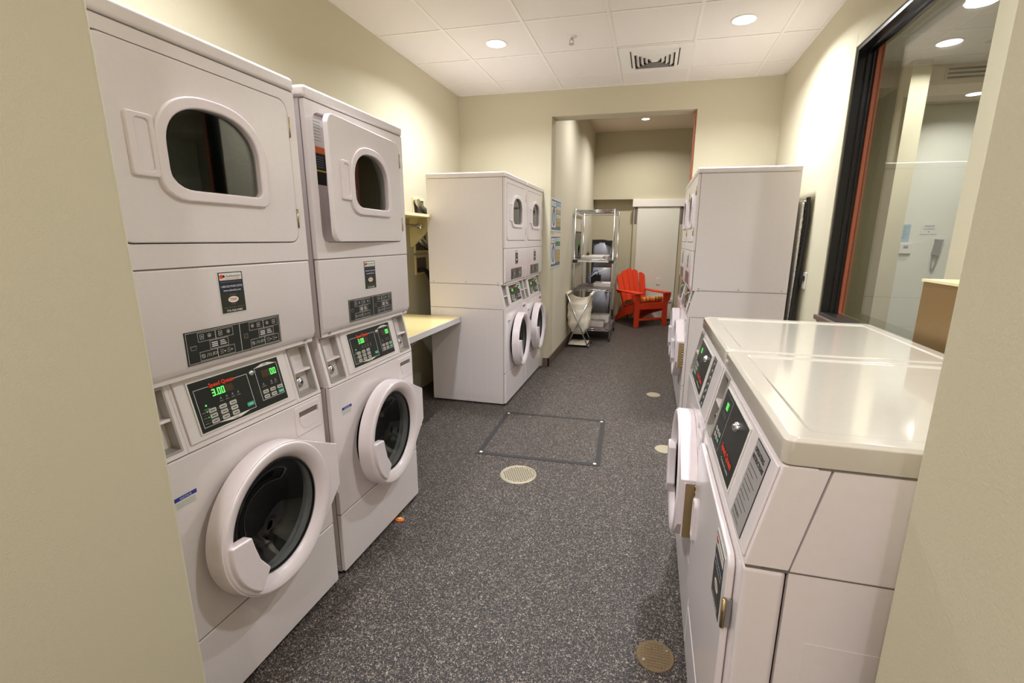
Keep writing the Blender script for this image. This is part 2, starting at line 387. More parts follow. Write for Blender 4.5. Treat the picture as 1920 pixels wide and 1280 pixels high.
# passage (camera stands in it) : side walls with bullnose ends
R_ = 0.014
def passage(x0, x1, edge):
    mb = MB(); n = 6
    # outline in xy, rounded corner on the exposed edge
    if edge == 'r':
        pts = [(x0, -3.0), (x1, -3.0)]+[(x1-R_+R_*math.cos(a), YN-R_+R_*math.sin(a)) for a in [PI/2*i/n for i in range(n+1)]]+[(x0, YN)]
    else:
        pts = [(x1, -3.0), (x1, YN)]+[(x0+R_+R_*math.cos(a), YN-R_+R_*math.sin(a)) for a in [PI/2+PI/2*i/n for i in range(n+1)]]+[(x0, -3.0)]
    return mb.prism(pts, 0, 2.7, 'wall_paint', 'z', smooth=False)
slab('wall_passage_left', passage(PXL-0.16, PXL, 'r')); slab('wall_passage_right', passage(PXR, PXR+0.16, 'l'))
fn = MB(); fn.box(XL, PXL-0.16, YN-0.16, YN, 0, H+0.1, 'wall_paint'); fn.box(PXR+0.16, XR, YN-0.16, YN, 0, H+0.1, 'wall_paint'); fn.box(PXL-0.16, PXR+0.16, YN-0.16, YN, 2.7, H+0.1, 'wall_paint')
slab('wall_near', fn)
slab('ceiling_passage', box(PXL-0.16, PXR+0.16, -3.0, YN-0.16, 2.7, 2.78, 'ceil_paint'))
# far room
slab('wall_far_left', box(OX0-0.16, OX0, YF+0.22, 9.36, 0, 3.4, 'wall_pale'))
fr_ = MB(); fr_.box(OX0, 2.2, 9.02, 9.36, 2.17, 3.4, 'wall_paint'); fr_.box(OX0, -0.345, 9.2, 9.36, 0, 2.17, 'wall_paint'); fr_.box(-0.345, 2.2, 9.02, 9.36, 0, 2.17, 'wall_paint')
slab('wall_back', fr_)
slab('wall_far_right', box(2.2, 2.35, 5.4, 9.36, 0, 3.4, 'wall_paint'))
slab('ceiling_far', box(OX0-0.16, 2.35, YF+0.22, 9.4, 3.32, 3.4, 'ceil_paint'))
bb = MB(); bb.box(OX0, OX0+0.012, YF-0.012, 6.9, 0, 0.1, 'base_brown'); bb.box(OX0-0.06, OX0+0.012, YF-0.012, YF, 0, 0.1, 'base_brown'); bb.box(OX0, OX0+0.012, 6.9, 9.2, 0, 0.1, 'base_brown')
slab('baseboard_left', bb)
slab('baseboard_back', box(OX0+0.012, -0.345, 9.188, 9.2, 0, 0.12, 'base_brown'))
# side room behind the window
X2 = XR+0.14
sr = MB(); sr.box(2.60, 4.6, 6.35, 6.5, 0, 3.2, 'wall_white'); sr.box(X2, 2.60, 6.55, 6.65, 0, 3.2, 'wall_paint')
slab('wall_side_room_back', sr)
slab('wall_side_room_right', box(4.6, 4.7, 0.4, 6.5, 0, 3.2, 'wall_white'))
slab('wall_side_room_left', box(X2-0.02, X2+0.03, YF+0.22, 7.0, 0, 3.2, 'wall_paint'))
slab('wall_side_room_near', box(X2, 4.7, 0.3, 0.4, 0, 3.2, 'wall_paint'))
cs = MB(); cs.box(X2, 4.7, 0.3, 5.6, 3.07, 3.15, 'tile')
for i in range(6): cs.box(X2+0.3+g*i-0.0115, X2+0.3+g*i+0.0115, 0.4, 5.6, 3.066, 3.08, 'tbar')
for i in range(9): cs.box(X2, 4.6, 0.5+g*i-0.0115, 0.5+g*i+0.0115, 3.0659, 3.08, 'tbar')
cs.box(X2, 4.7, 5.6, 7.5, 2.9, 3.15, 'ceil_paint')
slab('ceiling_side_room', cs)
slab('baseboard_side_room', box(2.6, 4.6, 6.338, 6.35, 0, 0.1, 'base_brown'))
# hatch in floor
he = empty('floor_hatch', (-0.68, 3.25, 0)); tag(he, 'large square access hatch with dark metal border set in the speckled floor', 'floor hatch')
hq = [(-1.123, 3.654), (-0.279, 3.685), (-0.237, 2.86), (-1.096, 2.83)]
hb = MB(); wd_ = 0.036
cxh, cyh = -0.684, 3.257
inner = [(cxh+(x-cxh)*0.915, cyh+(y-cyh)*0.915) for x, y in hq]
hb.holed(hq, inner, 0.0, 0.0025, 'rubber', axis='z', n=4)
P(hb, 'border', he)
mb = MB(); mb.prism(inner, 0.0, 0.0012, 'floor', 'z'); P(mb, 'hatch_panel', he)
for x, y in [(-1.095, 3.622), (-0.305, 3.642), (-0.276, 2.889), (-1.069, 2.863)]:
    P(MB().cyl((x, y), 0.011, 0.0025, 0.0045, 'ink_white', 'z', 12), 'screw', he)
# drain
de = empty('floor_drain', (-0.731, 2.622, 0)); tag(de, 'round pierced metal floor drain in front of the hatch', 'floor drain')
dm = MB(); dm.cyl((-0.731, 2.622), 0.1, 0.0, 0.0015, 'drain_metal', 'z', 40); dm.lathe([(0.1, 0), (0.1, 0.005), (0.115, 0.004), (0.117, 0)], -0.731, 2.622, 'drain_metal', 'z', 40)
P(dm, 'rim', de)
gr = MB()
for i in range(-6, 7):
    for j in range(-6, 7):
        x, y = i*0.0155+(j % 2)*0.0078, j*0.0155
        if math.hypot(x, y) < 0.094:
            gr.poly = None
            gr.prism([(-0.731+x-0.0058, 2.622+y), (-0.731+x, 2.622+y-0.0058), (-0.731+x+0.0058, 2.622+y), (-0.731+x, 2.622+y+0.0058)], 0.0014, 0.0019, 'dark', 'z')
P(gr, 'grate', de)
for (x, y, lb) in [(0.109, 4.468, 'small round pale metal floor cover furthest from the camera, in the aisle'), (0.179, 3.247, 'round pale metal floor cover half hidden beside the open washer doors on the right'), (0.105, 1.468, 'round worn brass floor cover at the bottom of the picture beside the white machines')]:
    r = 0.066 if y > 2 else 0.068
    cm = 'worn_brass' if y < 2 else 'drain_metal'; m_ = MB(); m_.lathe([(1e-4, 0.004), (r-0.006, 0.004), (r-0.003, 0.0045), (r, 0.002), (r, 0)], 0, 0, cm, 'z', 36, smooth=False)
    if y < 2:
        for i in range(-4, 5):
            h_ = math.sqrt(max(0, 0.055**2-(i*0.012)**2)); 
            if h_ > 0.01: m_.box(i*0.012-0.0012, i*0.012+0.0012, -h_, h_, 0.004, 0.0046, 'worn_brass'); m_.box(-h_, h_, i*0.012-0.0012, i*0.012+0.0012, 0.004, 0.0046, 'worn_brass')
    o = m_.build('floor_cover', loc=(x, y, 0)); tag(o, lb, 'floor cover', 'round floor covers along the right row')
    for a in (0.6, 0.6+PI):
        b_ = MB().cyl((math.cos(a)*r*0.72, math.sin(a)*r*0.72), 0.005, 0.004, 0.0058, 'silver', 'z', 10).build('screw'); b_.parent = o

# ------------------------------------------------------------------ ceiling fittings
def downlight(x, y, z, r, lb, grp):
    e = empty('downlight', (x, y, z)); tag(e, lb, 'ceiling light', grp)
    a = MB().lathe([(r, 0.0), (r, -0.004), (r+0.012, -0.005), (r+0.014, 0)], 0, 0, 'tbar', 'z', 40).build('trim_ring'); a.parent = e
    b_ = MB().lathe([(1e-4, -0.0025), (r, -0.0025)], 0, 0, 'lamp_disc', 'z', 40).build('lens', fix=False); b_.parent = e
    return e
G1 = 'round downlights in the tiled ceiling'
downlight(-1.29, 3.94, H, 0.076, 'round recessed downlight left of the sprinkler head, lit', G1)
downlight(0.53, 3.93, H, 0.076, 'round recessed downlight right of the air vent, near the window wall, lit', G1)
downlight(-0.21, 8.2, 3.32, 0.06, 'small lit downlight above the far alcove seen through the opening', 'small lights in the further ceilings')
G2 = 'downlights seen through the interior window'
downlight(2.28, 5.03, 3.07, 0.085, 'lit downlight seen through the window, the middle one of three', G2)
downlight(2.07, 4.27, 3.07, 0.085, 'lit downlight seen through the window at the very top of the picture', G2)
downlight(3.02, 6.0, 2.9, 0.07, 'lit downlight seen through the window, lowest, beyond the ceiling step', G2)
# diffuser
vx, vy = (gx+2*g+gx+g)/2+0.003, gy+1.5*g
e = empty('air_vent', (vx, vy, H)); tag(e, 'square louvred ceiling air vent between the downlights', 'air vent')
mb = MB(); mb.holed([(-0.29, -0.29), (0.29, -0.29), (0.29, 0.29), (-0.29, 0.29)], [(-0.2, -0.2), (0.2, -0.2), (0.2, 0.2), (-0.2, 0.2)], -0.006, 0, 'tbar', axis='z', n=4)
o = mb.build('face_plate'); o.parent = e
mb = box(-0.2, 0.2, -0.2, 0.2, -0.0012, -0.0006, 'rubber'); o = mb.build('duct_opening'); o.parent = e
for k in range(5):
    a = 0.19-0.036*k; b_ = a-0.02; sq = lambda q, z: [(-q, -q, z), (q, -q, z), (q, q, z), (-q, q, z)]
    mb = MB(); vs = sq(a, -0.002)+sq(b_-0.004, -0.024)+sq(b_-0.006, -0.024)+sq(a-0.003, -0.002)
    fs = []
    for u in range(3):
        for i in range(4): j = (i+1) % 4; fs.append((u*4+i, u*4+j, (u+1)*4+j, (u+1)*4+i))
    if k == 4: fs.append((8, 9, 10, 11))
    mb.add(vs, fs, 'tbar'); o = mb.build('louvre'); o.parent = e
# sprinkler
e = empty('sprinkler_head', (-0.687, 3.945, H)); tag(e, 'small sprinkler head in the ceiling tile between the left downlight and the air vent', 'sprinkler')
o = MB().lathe([(1e-4, -0.006), (0.03, -0.006), (0.04, 0)], 0, 0, 'tbar', 'z', 24).build('escutcheon'); o.parent = e
mb = MB(); mb.cyl((0, 0), 0.008, -0.02, -0.006, 'silver', 'z', 10); mb.tube([(-0.012, 0, -0.02), (-0.014, 0, -0.035), (0, 0, -0.05)], 0.003, 'silver', 6); mb.tube([(0.012, 0, -0.02), (0.014, 0, -0.035), (0, 0, -0.05)], 0.003, 'silver', 6)
mb.cyl((0, 0), 0.02, -0.053, -0.05, 'silver', 'z', 16); mb.box(-0.014, 0.014, -0.003, 0.003, -0.024, -0.018, 'silver'); o = mb.build('deflector'); o.parent = e
# side room vents
e = empty('linear_vent', (2.72, 5.6, 2.98)); tag(e, 'dark three-slot linear vent seen high through the window', 'air vent')
o = box(-0.17, 0.3, -0.008, 0, -0.045, 0.07, 'ceil_paint').build('vent_frame'); o.parent = e
for k in range(3): o = box(-0.15, 0.28, -0.010, -0.0075, -0.035+0.036*k, -0.017+0.036*k, 'dark').build('slot'); o.parent = e

# ------------------------------------------------------------------ stacked washer and dryer (front faces -y, origin base front centre)
Wd = 0.683; hw = Wd/2; Zk, Zc, Zu, Zp, Zcap, ZT = 0.292, 0.866, 1.077, 1.380, 1.945, 1.99
def rectp(x0, x1, z0, z1): return [(x0, z0), (x1, z0), (x1, z1), (x0, z1)]
def child(mb, name, par, loc=(0, 0, 0), rot=None, **k):
    o = mb.build(name, **k); o.parent = par; o.location = loc
    if rot: o.rotation_euler = rot
    return o
def sticker_company():
    d = DK(); d.box(-0.045, 0.045, 0, 0.001, -0.063, 0.063, 'ink_white')
    d.q(-0.0425, 0.0425, -0.0605, 0.0605, 'ink_navy', 1); d.q(-0.0425, 0.0425, -0.0605, 0.0, 'olive', 2)
    d.q(-0.039, 0.039, 0.037, 0.058, 'ink_white', 2)
    d.poly(circ(-0.032, 0.048, 0.0065, 12), 'ink_red', 3); d.poly(circ(-0.024, 0.0485, 0.004, 10), 'ink_black', 3)
    d.tx('Southeastern', 0.009, 0.046, 0.0065, 'ink_black', 3, w=0.05); d.tx('LAUNDRY EQUIPMENT', 0.006, 0.0395, 0.003, 'ink_red', 3, w=0.05)
    d.tx('Equipment Owned & Serviced by', 0, 0.03, 0.004, 'ink_grey', 3, w=0.072); d.tx('1-800-522-WASH (9274)', 0, 0.0155, 0.006, 'ink_white', 3, w=0.074, bold=0.0002)
    d.tx('www.selaundry.com', 0, 0.004, 0.006, 'ink_white', 3, w=0.062, bold=0.0002)
    d.tx('AUTHORIZED', 0, -0.0085, 0.003, 'ink_grey', 3, w=0.024)
    el = [(0.0185*math.cos(a), -0.0215+0.0095*math.sin(a)) for a in [2*PI*i/24 for i in range(24)]]; d.poly(el, 'ink_white', 3)
    d.tx('TSW', 0, -0.0245, 0.0065, 'ink_red', 4, w=0.024, bold=0.0003); d.tx('PARTS', 0, -0.037, 0.003, 'ink_grey', 3, w=0.018)
    d.tx('Out of Order / Service', 0, -0.046, 0.0034, 'ink_grey', 3, w=0.07); d.tx('770-928-0080', 0, -0.0575, 0.0062, 'ink_white', 3, w=0.056, bold=0.0002)
    return d
def sticker_wide(w_=0.345, h_=0.094):
    d = DK(); a, b_ = w_/2, h_/2
    d.box(-a, a, 0, 0.001, -b_, b_, 'label_black'); d.fr(-a+0.0035, a-0.0035, -b_+0.003, b_-0.003, 0.001, 'ink_white', 1)
    d.q(0.008, 0.0095, -b_+0.003, b_-0.003, 'ink_white', 1)
    L = lambda x0, x1, z0, z1: d.fr(x0, x1, z0, z1, 0.0008, 'ink_white', 1)
    for ox, icon in ((-a+0.004, 0), (0.0095, 1)):
        L(ox+0.035, ox+0.092, 0.014, 0.040); L(ox+0.092, ox+0.152, 0.014, 0.040); L(ox+0.070, ox+0.132, -0.013, 0.012); L(ox+0.035, ox+0.092, -0.041, -0.015); L(ox+0.092, ox+0.152, -0.041, -0.015)
        if icon == 0:
            d.poly([(ox+0.008, 0.006), (ox+0.029, 0.006), (ox+0.026, -0.006), (ox+0.011, -0.006)], 'ink_grey', 1); d.poly([(ox+0.01, 0.004), (ox+0.027, 0.004), (ox+0.025, -0.0045), (ox+0.012, -0.0045)], 'label_black', 2)
        else:
            d.fr(ox+0.012, ox+0.027, -0.007, 0.008, 0.0008, 'ink_grey', 1); d.fr(ox+0.015, ox+0.024, -0.004, 0.005, 0.0006, 'ink_grey', 1)
        for i, cx_ in enumerate((0.048, 0.072, 0.108, 0.136)):
            d.ring(ox+cx_, 0.028, 0.0055, 0.001, 'ink_white', 1, 12) if (i+icon) % 2 else d.fr(ox+cx_-0.006, ox+cx_+0.006, 0.021, 0.034, 0.001, 'ink_white', 1)
            d.q(ox+cx_-0.002, ox+cx_+0.002, 0.026, 0.029, 'ink_white', 1)
        for k in range(3):
            d.q(ox+0.076, ox+0.096, -0.008+0.0055*k, -0.005+0.0055*k, 'ink_white', 1); d.q(ox+0.104, ox+0.126-0.003*k, -0.007+0.0055*k, -0.0045+0.0055*k, 'ink_white', 1)
        d.ring(ox+0.045, -0.028, 0.006, 0.001, 'ink_white', 1, 12); d.poly([(ox+0.0405, -0.0245), (ox+0.0415, -0.0235), (ox+0.0495, -0.0315), (ox+0.0485, -0.0325)], 'ink_white', 1)
        for xx in (0.056, 0.074): d.poly([(ox+xx, -0.034), (ox+xx+0.001, -0.034), (ox+xx+0.005, -0.022), (ox+xx+0.004, -0.022)], 'ink_white', 1)
        d.ring(ox+0.067, -0.028, 0.0045, 0.001, 'ink_white', 1, 8); d.fr(ox+0.079, ox+0.089, -0.031, -0.024, 0.001, 'ink_white', 1)
        for xx in (0.1, 0.124):
            for k in range(3): d.q(ox+xx, ox+xx+0.012, -0.034+0.005*k, -0.032+0.005*k, 'ink_grey', 1)
            d.q(ox+xx+0.014, ox+xx+0.019, -0.03, -0.027, 'ink_white', 1)
    return d
def keypad(d, x0, z0, cols, rows, kw, kh, px, pz, skip=()):
    for r in range(rows):
        for c in range(cols):
            if (c, r) in skip: continue
            x, z = x0+c*px, z0+r*pz
            d.poly(rrect(x-kw/2, x+kw/2, z-kh/2, z+kh/2, 0.0025, 2), 'key', 2); d.q(x-kw*0.3, x+kw*0.3, z-0.0015, z+0.0015, 'ink_black', 3)
            d.poly(circ(x-kw/2-0.005, z, 0.0016, 8), 'ink_grey', 2)
def display_stack():
    # w .335 h .150 centred
    d = DK(); a, b_ = 0.1675, 0.075
    d.box(-a-0.004, a+0.004, 0, 0.003, -b_-0.004, b_+0.004, 'ink_white'); d.box(-a, a, -0.0004, 0.001, -b_, b_, 'label_black')
    fr = lambda x0, x1, z0, z1: d.fr(x0, x1, z0, z1, 0.0014, 'ink_white', 3)
    fr(-0.158, 0.030, -0.062, 0.052); fr(0.062, 0.158, -0.052, 0.060)
    d.poly([(-0.110, -0.062), (-0.055, -0.070), (-0.035, -0.070), (0.005, -0.062)], 'ink_white', 3); d.tx('WASHER', -0.05, -0.069, 0.0045, 'ink_black', 5, w=0.02)
    d.poly([(0.066, 0.060), (0.095, 0.068), (0.122, 0.068), (0.152, 0.060)], 'ink_white', 3); d.tx('DRYER', 0.108, 0.0615, 0.0045, 'ink_black', 5, w=0.016)
    d.q(-0.108, -0.022, 0.046, 0.058, 'label_black', 4); d.tx('Speed Queen', -0.065, 0.047, 0.012, 'ink_red', 6, w=0.086, bold=0.0009)
    d.q(-0.105, -0.030, 0.018, 0.040, 'amber', 4)
    x = -0.104
    for ch in '3.00':
        d.seg7(ch, x, 0.019, 0.021, 'led', 6); x += 0.005 if ch == '.' else 0.0135
    for k in range(4):
        d.poly([(-0.085+k*0.021, 0.004), (-0.078+k*0.021, 0.004), (-0.081+k*0.021, 0.012)], 'ink_grey', 4); d.q(-0.088+k*0.021, -0.075+k*0.021, -0.003, -0.001, 'ink_grey', 4)
    d.poly(circ(-0.134, 0.0, 0.0026, 10), 'led', 6); d.q(-0.143, -0.124, -0.012, -0.010, 'ink_grey', 4); d.q(-0.14, -0.127, -0.017, -0.015, 'ink_grey', 4)
    d.m('key'); 
    for r in range(3):
        for c in range(3):
            x_, z_ = -0.118+0.036*c, -0.052+0.0165*r
            d.poly(rrect(x_-0.0125, x_+0.0125, z_-0.0062, z_+0.0062, 0.0025, 2), 'key', 4); d.q(x_-0.008, x_+0.008, z_-0.0012, z_+0.0012, 'ink_black', 6)
            d.poly(circ(x_-0.0175, z_, 0.0016, 8), 'led' if (c == 0 and r) else 'ink_grey', 4)
        d.q(-0.152, -0.14, -0.053+0.0165*r, -0.051+0.0165*r, 'ink_grey', 4)
        d.q(-0.15, -0.036, -0.061+0.0165*r, -0.0604+0.0165*r, 'ink_grey', 3)
    d.poly(rrect(0.0, 0.026, -0.051, -0.038, 0.0025, 2), 'teal', 4); d.q(0.006, 0.02, -0.0455, -0.0435, 'ink_white', 6)
    d.q(0.084, 0.146, 0.022, 0.046, 'amber', 4)
    d.seg7('0', 0.121, 0.023, 0.021, 'led', 6); d.seg7('0', 0.135, 0.023, 0.021, 'led', 6)
    for k in range(2): d.poly([(0.112+k*0.018, -0.002), (0.12+k*0.018, -0.002), (0.116+k*0.018, 0.008)], 'ink_grey', 4); d.q(0.11+k*0.018, 0.122+k*0.018, -0.008, -0.006, 'ink_grey', 4)
    d.poly([(0.078, -0.002), (0.086, -0.002), (0.082, 0.006)], 'ink_grey', 4); d.q(0.073, 0.092, -0.008, -0.006, 'ink_grey', 4)
    for r in range(2):
        for c in range(3):
            x_, z_ = 0.083+0.031*c, -0.042+0.0165*r
            tl = (r == 0 and c == 2)
            d.poly(rrect(x_-0.0115, x_+0.0115, z_-0.006, z_+0.006, 0.0025, 2), 'teal' if tl else 'key', 4); d.q(x_-0.0075, x_+0.0075, z_-0.0012, z_+0.0012, 'ink_white' if tl else 'ink_black', 6)
    return d
def key_lock(par, x, z, y=-0.002, s=1.0):
    mb = MB(); mb.lathe([(1e-4, y-0.010), (0.009*s, y-0.010), (0.0115*s, y-0.006), (0.0115*s, y)], x, z, 'chrome', 'y', 20); mb.lathe([(1e-4, y-0.013), (0.005*s, y-0.013), (0.005*s, y-0.009)], x, z, 'silver', 'y', 14)
    mb.box(x+0.002, x+0.010, y-0.013, y-0.011, z+0.001, z+0.004, 'silver')
    return child(mb, 'key_switch', par)
def coin_box(par, u0, u1, z0, z1):
    # recessed grey housing with chute above and lock below ; local to tilted panel
    mb = MB(); D = 0.055; t = 0.006
    mb.holed(rectp(u0, u1, z0, z1), rectp(u0+t, u1-t, z0+t, z1-t), -0.003, D, 'coin_grey', n=4)
    mb.box(u0+t, u1-t, D-0.004, D, z0+t, z1-t, 'coin_grey')
    zm = z0+(z1-z0)*0.5
    mb.prism([(-0.001, zm-0.004), (-0.001, zm+0.004), (D, zm+0.010), (D, zm-0.010)], u0+t, u1-t, 'door_plastic', 'x')
    mb.box(u0+t, u0+t+0.012, 0.02, 0.04, zm+0.012, z1-t, 'silver'); mb.box(u0+0.022, u1-0.02, 0.03, 0.052, zm+0.012, z1-t-0.006, 'silver')
    mb.prism([(0.004, z0+t), (D, z0+t+0.02), (D, z0+t)], u0+t, u1-t, 'coin_grey', 'x')
    o = child(mb, 'coin_box', par)
    mb = MB(); cx_, cz_ = (u0+u1)/2-0.012, z0+(zm-z0)*0.55
    mb.lathe([(1e-4, 0.006), (0.006, 0.006), (0.007, 0.010), (0.011, 0.008), (0.016, 0.012), (0.020, 0.016), (0.020, 0.052)], cx_, cz_, 'silver', 'y', 24)
    mb.lathe([(1e-4, 0.0045), (0.0045, 0.0045), (0.0045, 0.010)], cx_, cz_, 'dark', 'y', 12); mb.lathe([(1e-4, 0.035), (0.006, 0.035), (0.007, 0.052)], cx_+0.027, cz_-0.02, 'silver', 'y', 12)
    child(mb, 'coin_lock', par)
def tear(cx, cz, R, xr, z0, z1, n=60):
    # hull of a circle and a vertical segment at x = xr
    pts = circ(cx, cz, R, n)+[(xr, z0), (xr, z1)]
    pts = sorted(set(pts)); 
    def half(ps):
        h_ = []
        for p in ps:
            while len(h_) > 1 and (h_[-1][0]-h_[-2][0])*(p[1]-h_[-2][1])-(h_[-1][1]-h_[-2][1])*(p[0]-h_[-2][0]) <= 1e-12: h_.pop()
            h_.append(p)
        return h_
    a = half(pts); b_ = half(pts[::-1]); return a[:-1]+b_[:-1]
def washer_door(par, ajar, cz=0.545, hx=0.328, piano=False):
    """hinged on the right; origin at hinge, y<0 towards viewer"""
    cx = 0.012-hx; R = 0.25
    out = tear(cx, 0, R, 0.0, -0.055, 0.118)
    d = MB()
    T = 0.052
    d.holed(out, circ(cx, 0, 0.222), -0.047, 0.012, 'door_plastic', cen=(cx, 0))
    # raised torus-like ring with slope towards the glass
    d.lathe([(0.246, -0.046), (0.243, -T), (0.236, -T-0.001), (0.216, -T+0.004), (0.204, -0.040), (0.198, -0.032), (0.190, -0.020), (0.190, 0.012), (0.222, 0.012)], cx, 0, 'door_plastic', n=72)
    o = child(d, 'washer_door', par, loc=(hx, -0.012, cz), rot=(0, 0, ajar), bevel=0.003)
    g_ = MB(); g_.lathe([(0.191, -0.022), (0.186, -0.026), (0.150, -0.008), (0.12, 0.03), (0.09, 0.05), (0.05, 0.058), (1e-3, 0.06)], cx, 0, 'bowl', n=48)
    child(g_, 'door_glass', o, fix=False)
    rb = MB(); rb.lathe([(0.1925, -0.020), (0.187, -0.028), (0.182, -0.020)], cx, 0, 'rubber', n=64); child(rb, 'glass_seal', o)
    gp = MB(); A0, A1 = math.radians(172), math.radians(232); n = 14
    outer = [(cx+0.232*math.cos(A0+(A1-A0)*i/n), 0.232*math.sin(A0+(A1-A0)*i/n)) for i in range(n+1)]
    inn = [(cx+0.158*math.cos(A1), 0.158*math.sin(A1)), (cx-0.132, -0.07), (cx-0.146, -0.02), (cx+0.156*math.cos(A0), 0.156*math.sin(A0))]
    gp.prism(outer+inn, -T-0.012, -0.03, 'door_plastic', 'y'); child(gp, 'door_grip', o, bevel=0.006, seg=3)
    hg = MB(); 
    if True:
        hg.box(-0.004, 0.003, -0.034, 0.0, -0.10, 0.105, 'door_plastic')
        for k in range(10): hg.tube([(0.004, 0.004, -0.098+0.0205*k), (0.004, 0.004, -0.082+0.0205*k)], 0.005, 'brass', 8); 
        hg.box(0.001, 0.0035, -0.03, 0.006, -0.1, 0.105, 'brass')
    child(hg, 'hinge', o)
    return o
def body_open(mb, z0, z1, y0, y1, mt='enamel', t=0.012, w_=hw):
    # open-front box : ring extruded along y plus a back plate
    mb.holed(rectp(-w_, w_, z0, z1), rectp(-w_+t, w_-t, z0+t, z1-t), y0, y1, mt, n=4)
    mb.box(-w_+t, w_-t, y1-0.01, y1, z0+t, z1-t, mt)
def screws(mb, zs, u, y, ax=1):
    for yy in y: mb.lathe([(1e-4, u-0.002*ax if ax < 0 else u+0.002), (0.005, u+0.001*ax), (0.005, u-0.001)], yy, zs, 'silver', 'x', 8)
def make_stack(ajar_w=0.05, ajar_d=0.0):
    r = empty('stacked_washer_dryer', (0, 0, 0))
    c = MB(); body_open(c, 0.012, Zc, 0.022, 0.70); body_open(c, Zu, Zcap, 0.022, 0.70)
    c.box(-hw+0.004, hw-0.004, 0.016, 0.06, Zu-0.003, Zu+0.01, 'enamel'); c.prism([(0.03, Zc+0.001), (0.072, Zu), (0.70, Zu), (0.70, Zc+0.001)], -hw+0.001, hw-0.001, 'enamel', 'x')
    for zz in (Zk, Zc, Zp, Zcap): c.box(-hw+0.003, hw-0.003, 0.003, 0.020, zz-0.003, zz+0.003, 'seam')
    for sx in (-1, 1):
        for zz, ya in ((Zc, 0.03), (Zu, 0.06)): c.box(sx*(hw-0.001), sx*(hw+0.0005), ya, 0.70, zz-0.0018, zz+0.0018, 'seam')  # proud dark strips stand in for gasket and shadow gap
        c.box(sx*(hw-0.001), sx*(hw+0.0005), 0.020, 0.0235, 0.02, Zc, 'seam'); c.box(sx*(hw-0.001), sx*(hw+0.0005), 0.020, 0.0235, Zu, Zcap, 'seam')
        c.box(sx*(hw-0.002), sx*(hw+0.0012), 0.03, 0.695, 0.012, 0.035, 'enamel'); c.box(sx*(hw-0.002), sx*(hw+0.0012), 0.05, 0.67, Zu+0.006, Zu+0.03, 'enamel')
        for yy in (0.07, 0.36, 0.66):
            for zz in (0.024, Zu+0.017): c.lathe([(1e-4, sx*(hw+0.0035)), (0.005, sx*(hw+0.003)), (0.0055, sx*(hw+0.001))], yy, zz, 'silver', 'x', 8)
        for yy in (0.17, 0.33, 0.5, 0.62): c.box(sx*(hw-0.001), sx*(hw+0.0003), yy, yy+0.003, 0.05, Zc-0.02, 'door_plastic')
        for xx in (0.08, 0.6): c.cyl((sx*(hw-0.06), xx), 0.018, 0.0, 0.013, 'rubber', 'z', 12)
    child(c, 'cabinet', r)
    # top cap
    cp = MB(); cp.box(-hw-0.002, hw+0.002, -0.004, 0.705, Zcap+0.002, ZT, 'enamel'); child(cp, 'top_cap', r, bevel=0.012, seg=4)
    # dryer front panel with door recess
    du0, du1, dz0, dz1 = -0.300, 0.300, 1.447, 1.908
    f = MB(); f.holed(rectp(-hw, hw, Zp+0.0015, Zcap-0.001), rrect(du0-0.003, du1+0.003, dz0-0.003, dz1+0.003, 0.035), 0, 0.024, 'enamel')
    child(f, 'dryer_front', r, bevel=0.004, seg=3)
    f = MB(); f.holed(rrect(du0-0.002, du1+0.002, dz0-0.002, dz1+0.002, 0.035), circ(0.0, 1.665, 0.215), 0.026, 0.034, 'door_plastic', cen=(0.0, 1.665))
    f.lathe([(0.219, 0.0255), (0.213, 0.018), (0.205, 0.022), (0.205, 0.05)], 0.0, 1.665, 'door_plastic')
    k = child(f, 'door_recess', r)
    st = DK(); st.q(-0.282, -0.225, 1.80, 1.895, 'ink_white', 1); 
    for q in range(7): st.q(-0.279, -0.232, 1.885-0.011*q, 1.887-0.011*q, 'ink_grey', 2)
    st.q(-0.282, -0.216, 1.775, 1.798, 'ink_orange', 1); st.q(-0.282, -0.216, 1.66, 1.775, 'ink_black', 1); st.q(-0.282, -0.216, 1.708, 1.714, 'ink_yellow', 2)
    for q in range(5): st.q(-0.278, -0.228, 1.76-0.009*q, 1.762-0.009*q, 'ink_grey', 2)
    child(st, 'warning_sticker', k, loc=(0, 0.0255, 0), fix=False)
    dd = MB(); dd.lathe([(0.205, 0.05), (0.29, 0.06), (0.29, 0.5), (0.2, 0.56), (1e-3, 0.57)], 0.0, 1.665, 'darkdrum', n=40)
    child(dd, 'dryer_drum', r, fix=False)
    # dryer door, origin at hinge
    o_ = MB(); hx = du1; dcz = (dz0+dz1)/2
    bez = [(-0.175, -0.10), (0.155, -0.128)]
    def dshape(s_):
        # flat-bottomed arch: centre (0.005,1.685)
        cx, cz = -0.004, 1.685; a_, up_, dn = 0.148+s_, 0.112+s_, 0.100+s_
        pts = []
        for i in range(25):
            t = PI*i/24; ct, st_ = math.cos(t), math.sin(t); pts.append((cx+a_*(abs(ct)**0.85)*(1 if ct > 0 else -1), cz+0.005+up_*(st_**0.9)))
        rb_ = 0.045+s_*0.3
        for i in range(6): a = PI+PI/2*i/5; pts.append((cx-a_+rb_*1.3+rb_*1.3*math.cos(a), cz-dn+rb_+rb_*math.sin(a)))
        rb_ = 0.022+s_*0.3
        for i in range(6): a = 1.5*PI+PI/2*i/5; pts.append((cx+a_-rb_+rb_*math.cos(a), cz-dn+rb_+rb_*math.sin(a)))
        return pts
    sh = lambda pts: [(p[0]-hx, p[1]-dcz) for p in pts]
    o_.holed(sh(rrect(du0, du1, dz0, dz1, 0.035)), sh(dshape(0.012)), -0.004, 0.018, 'enamel', cen=(-0.004-hx, 1.685-dcz))
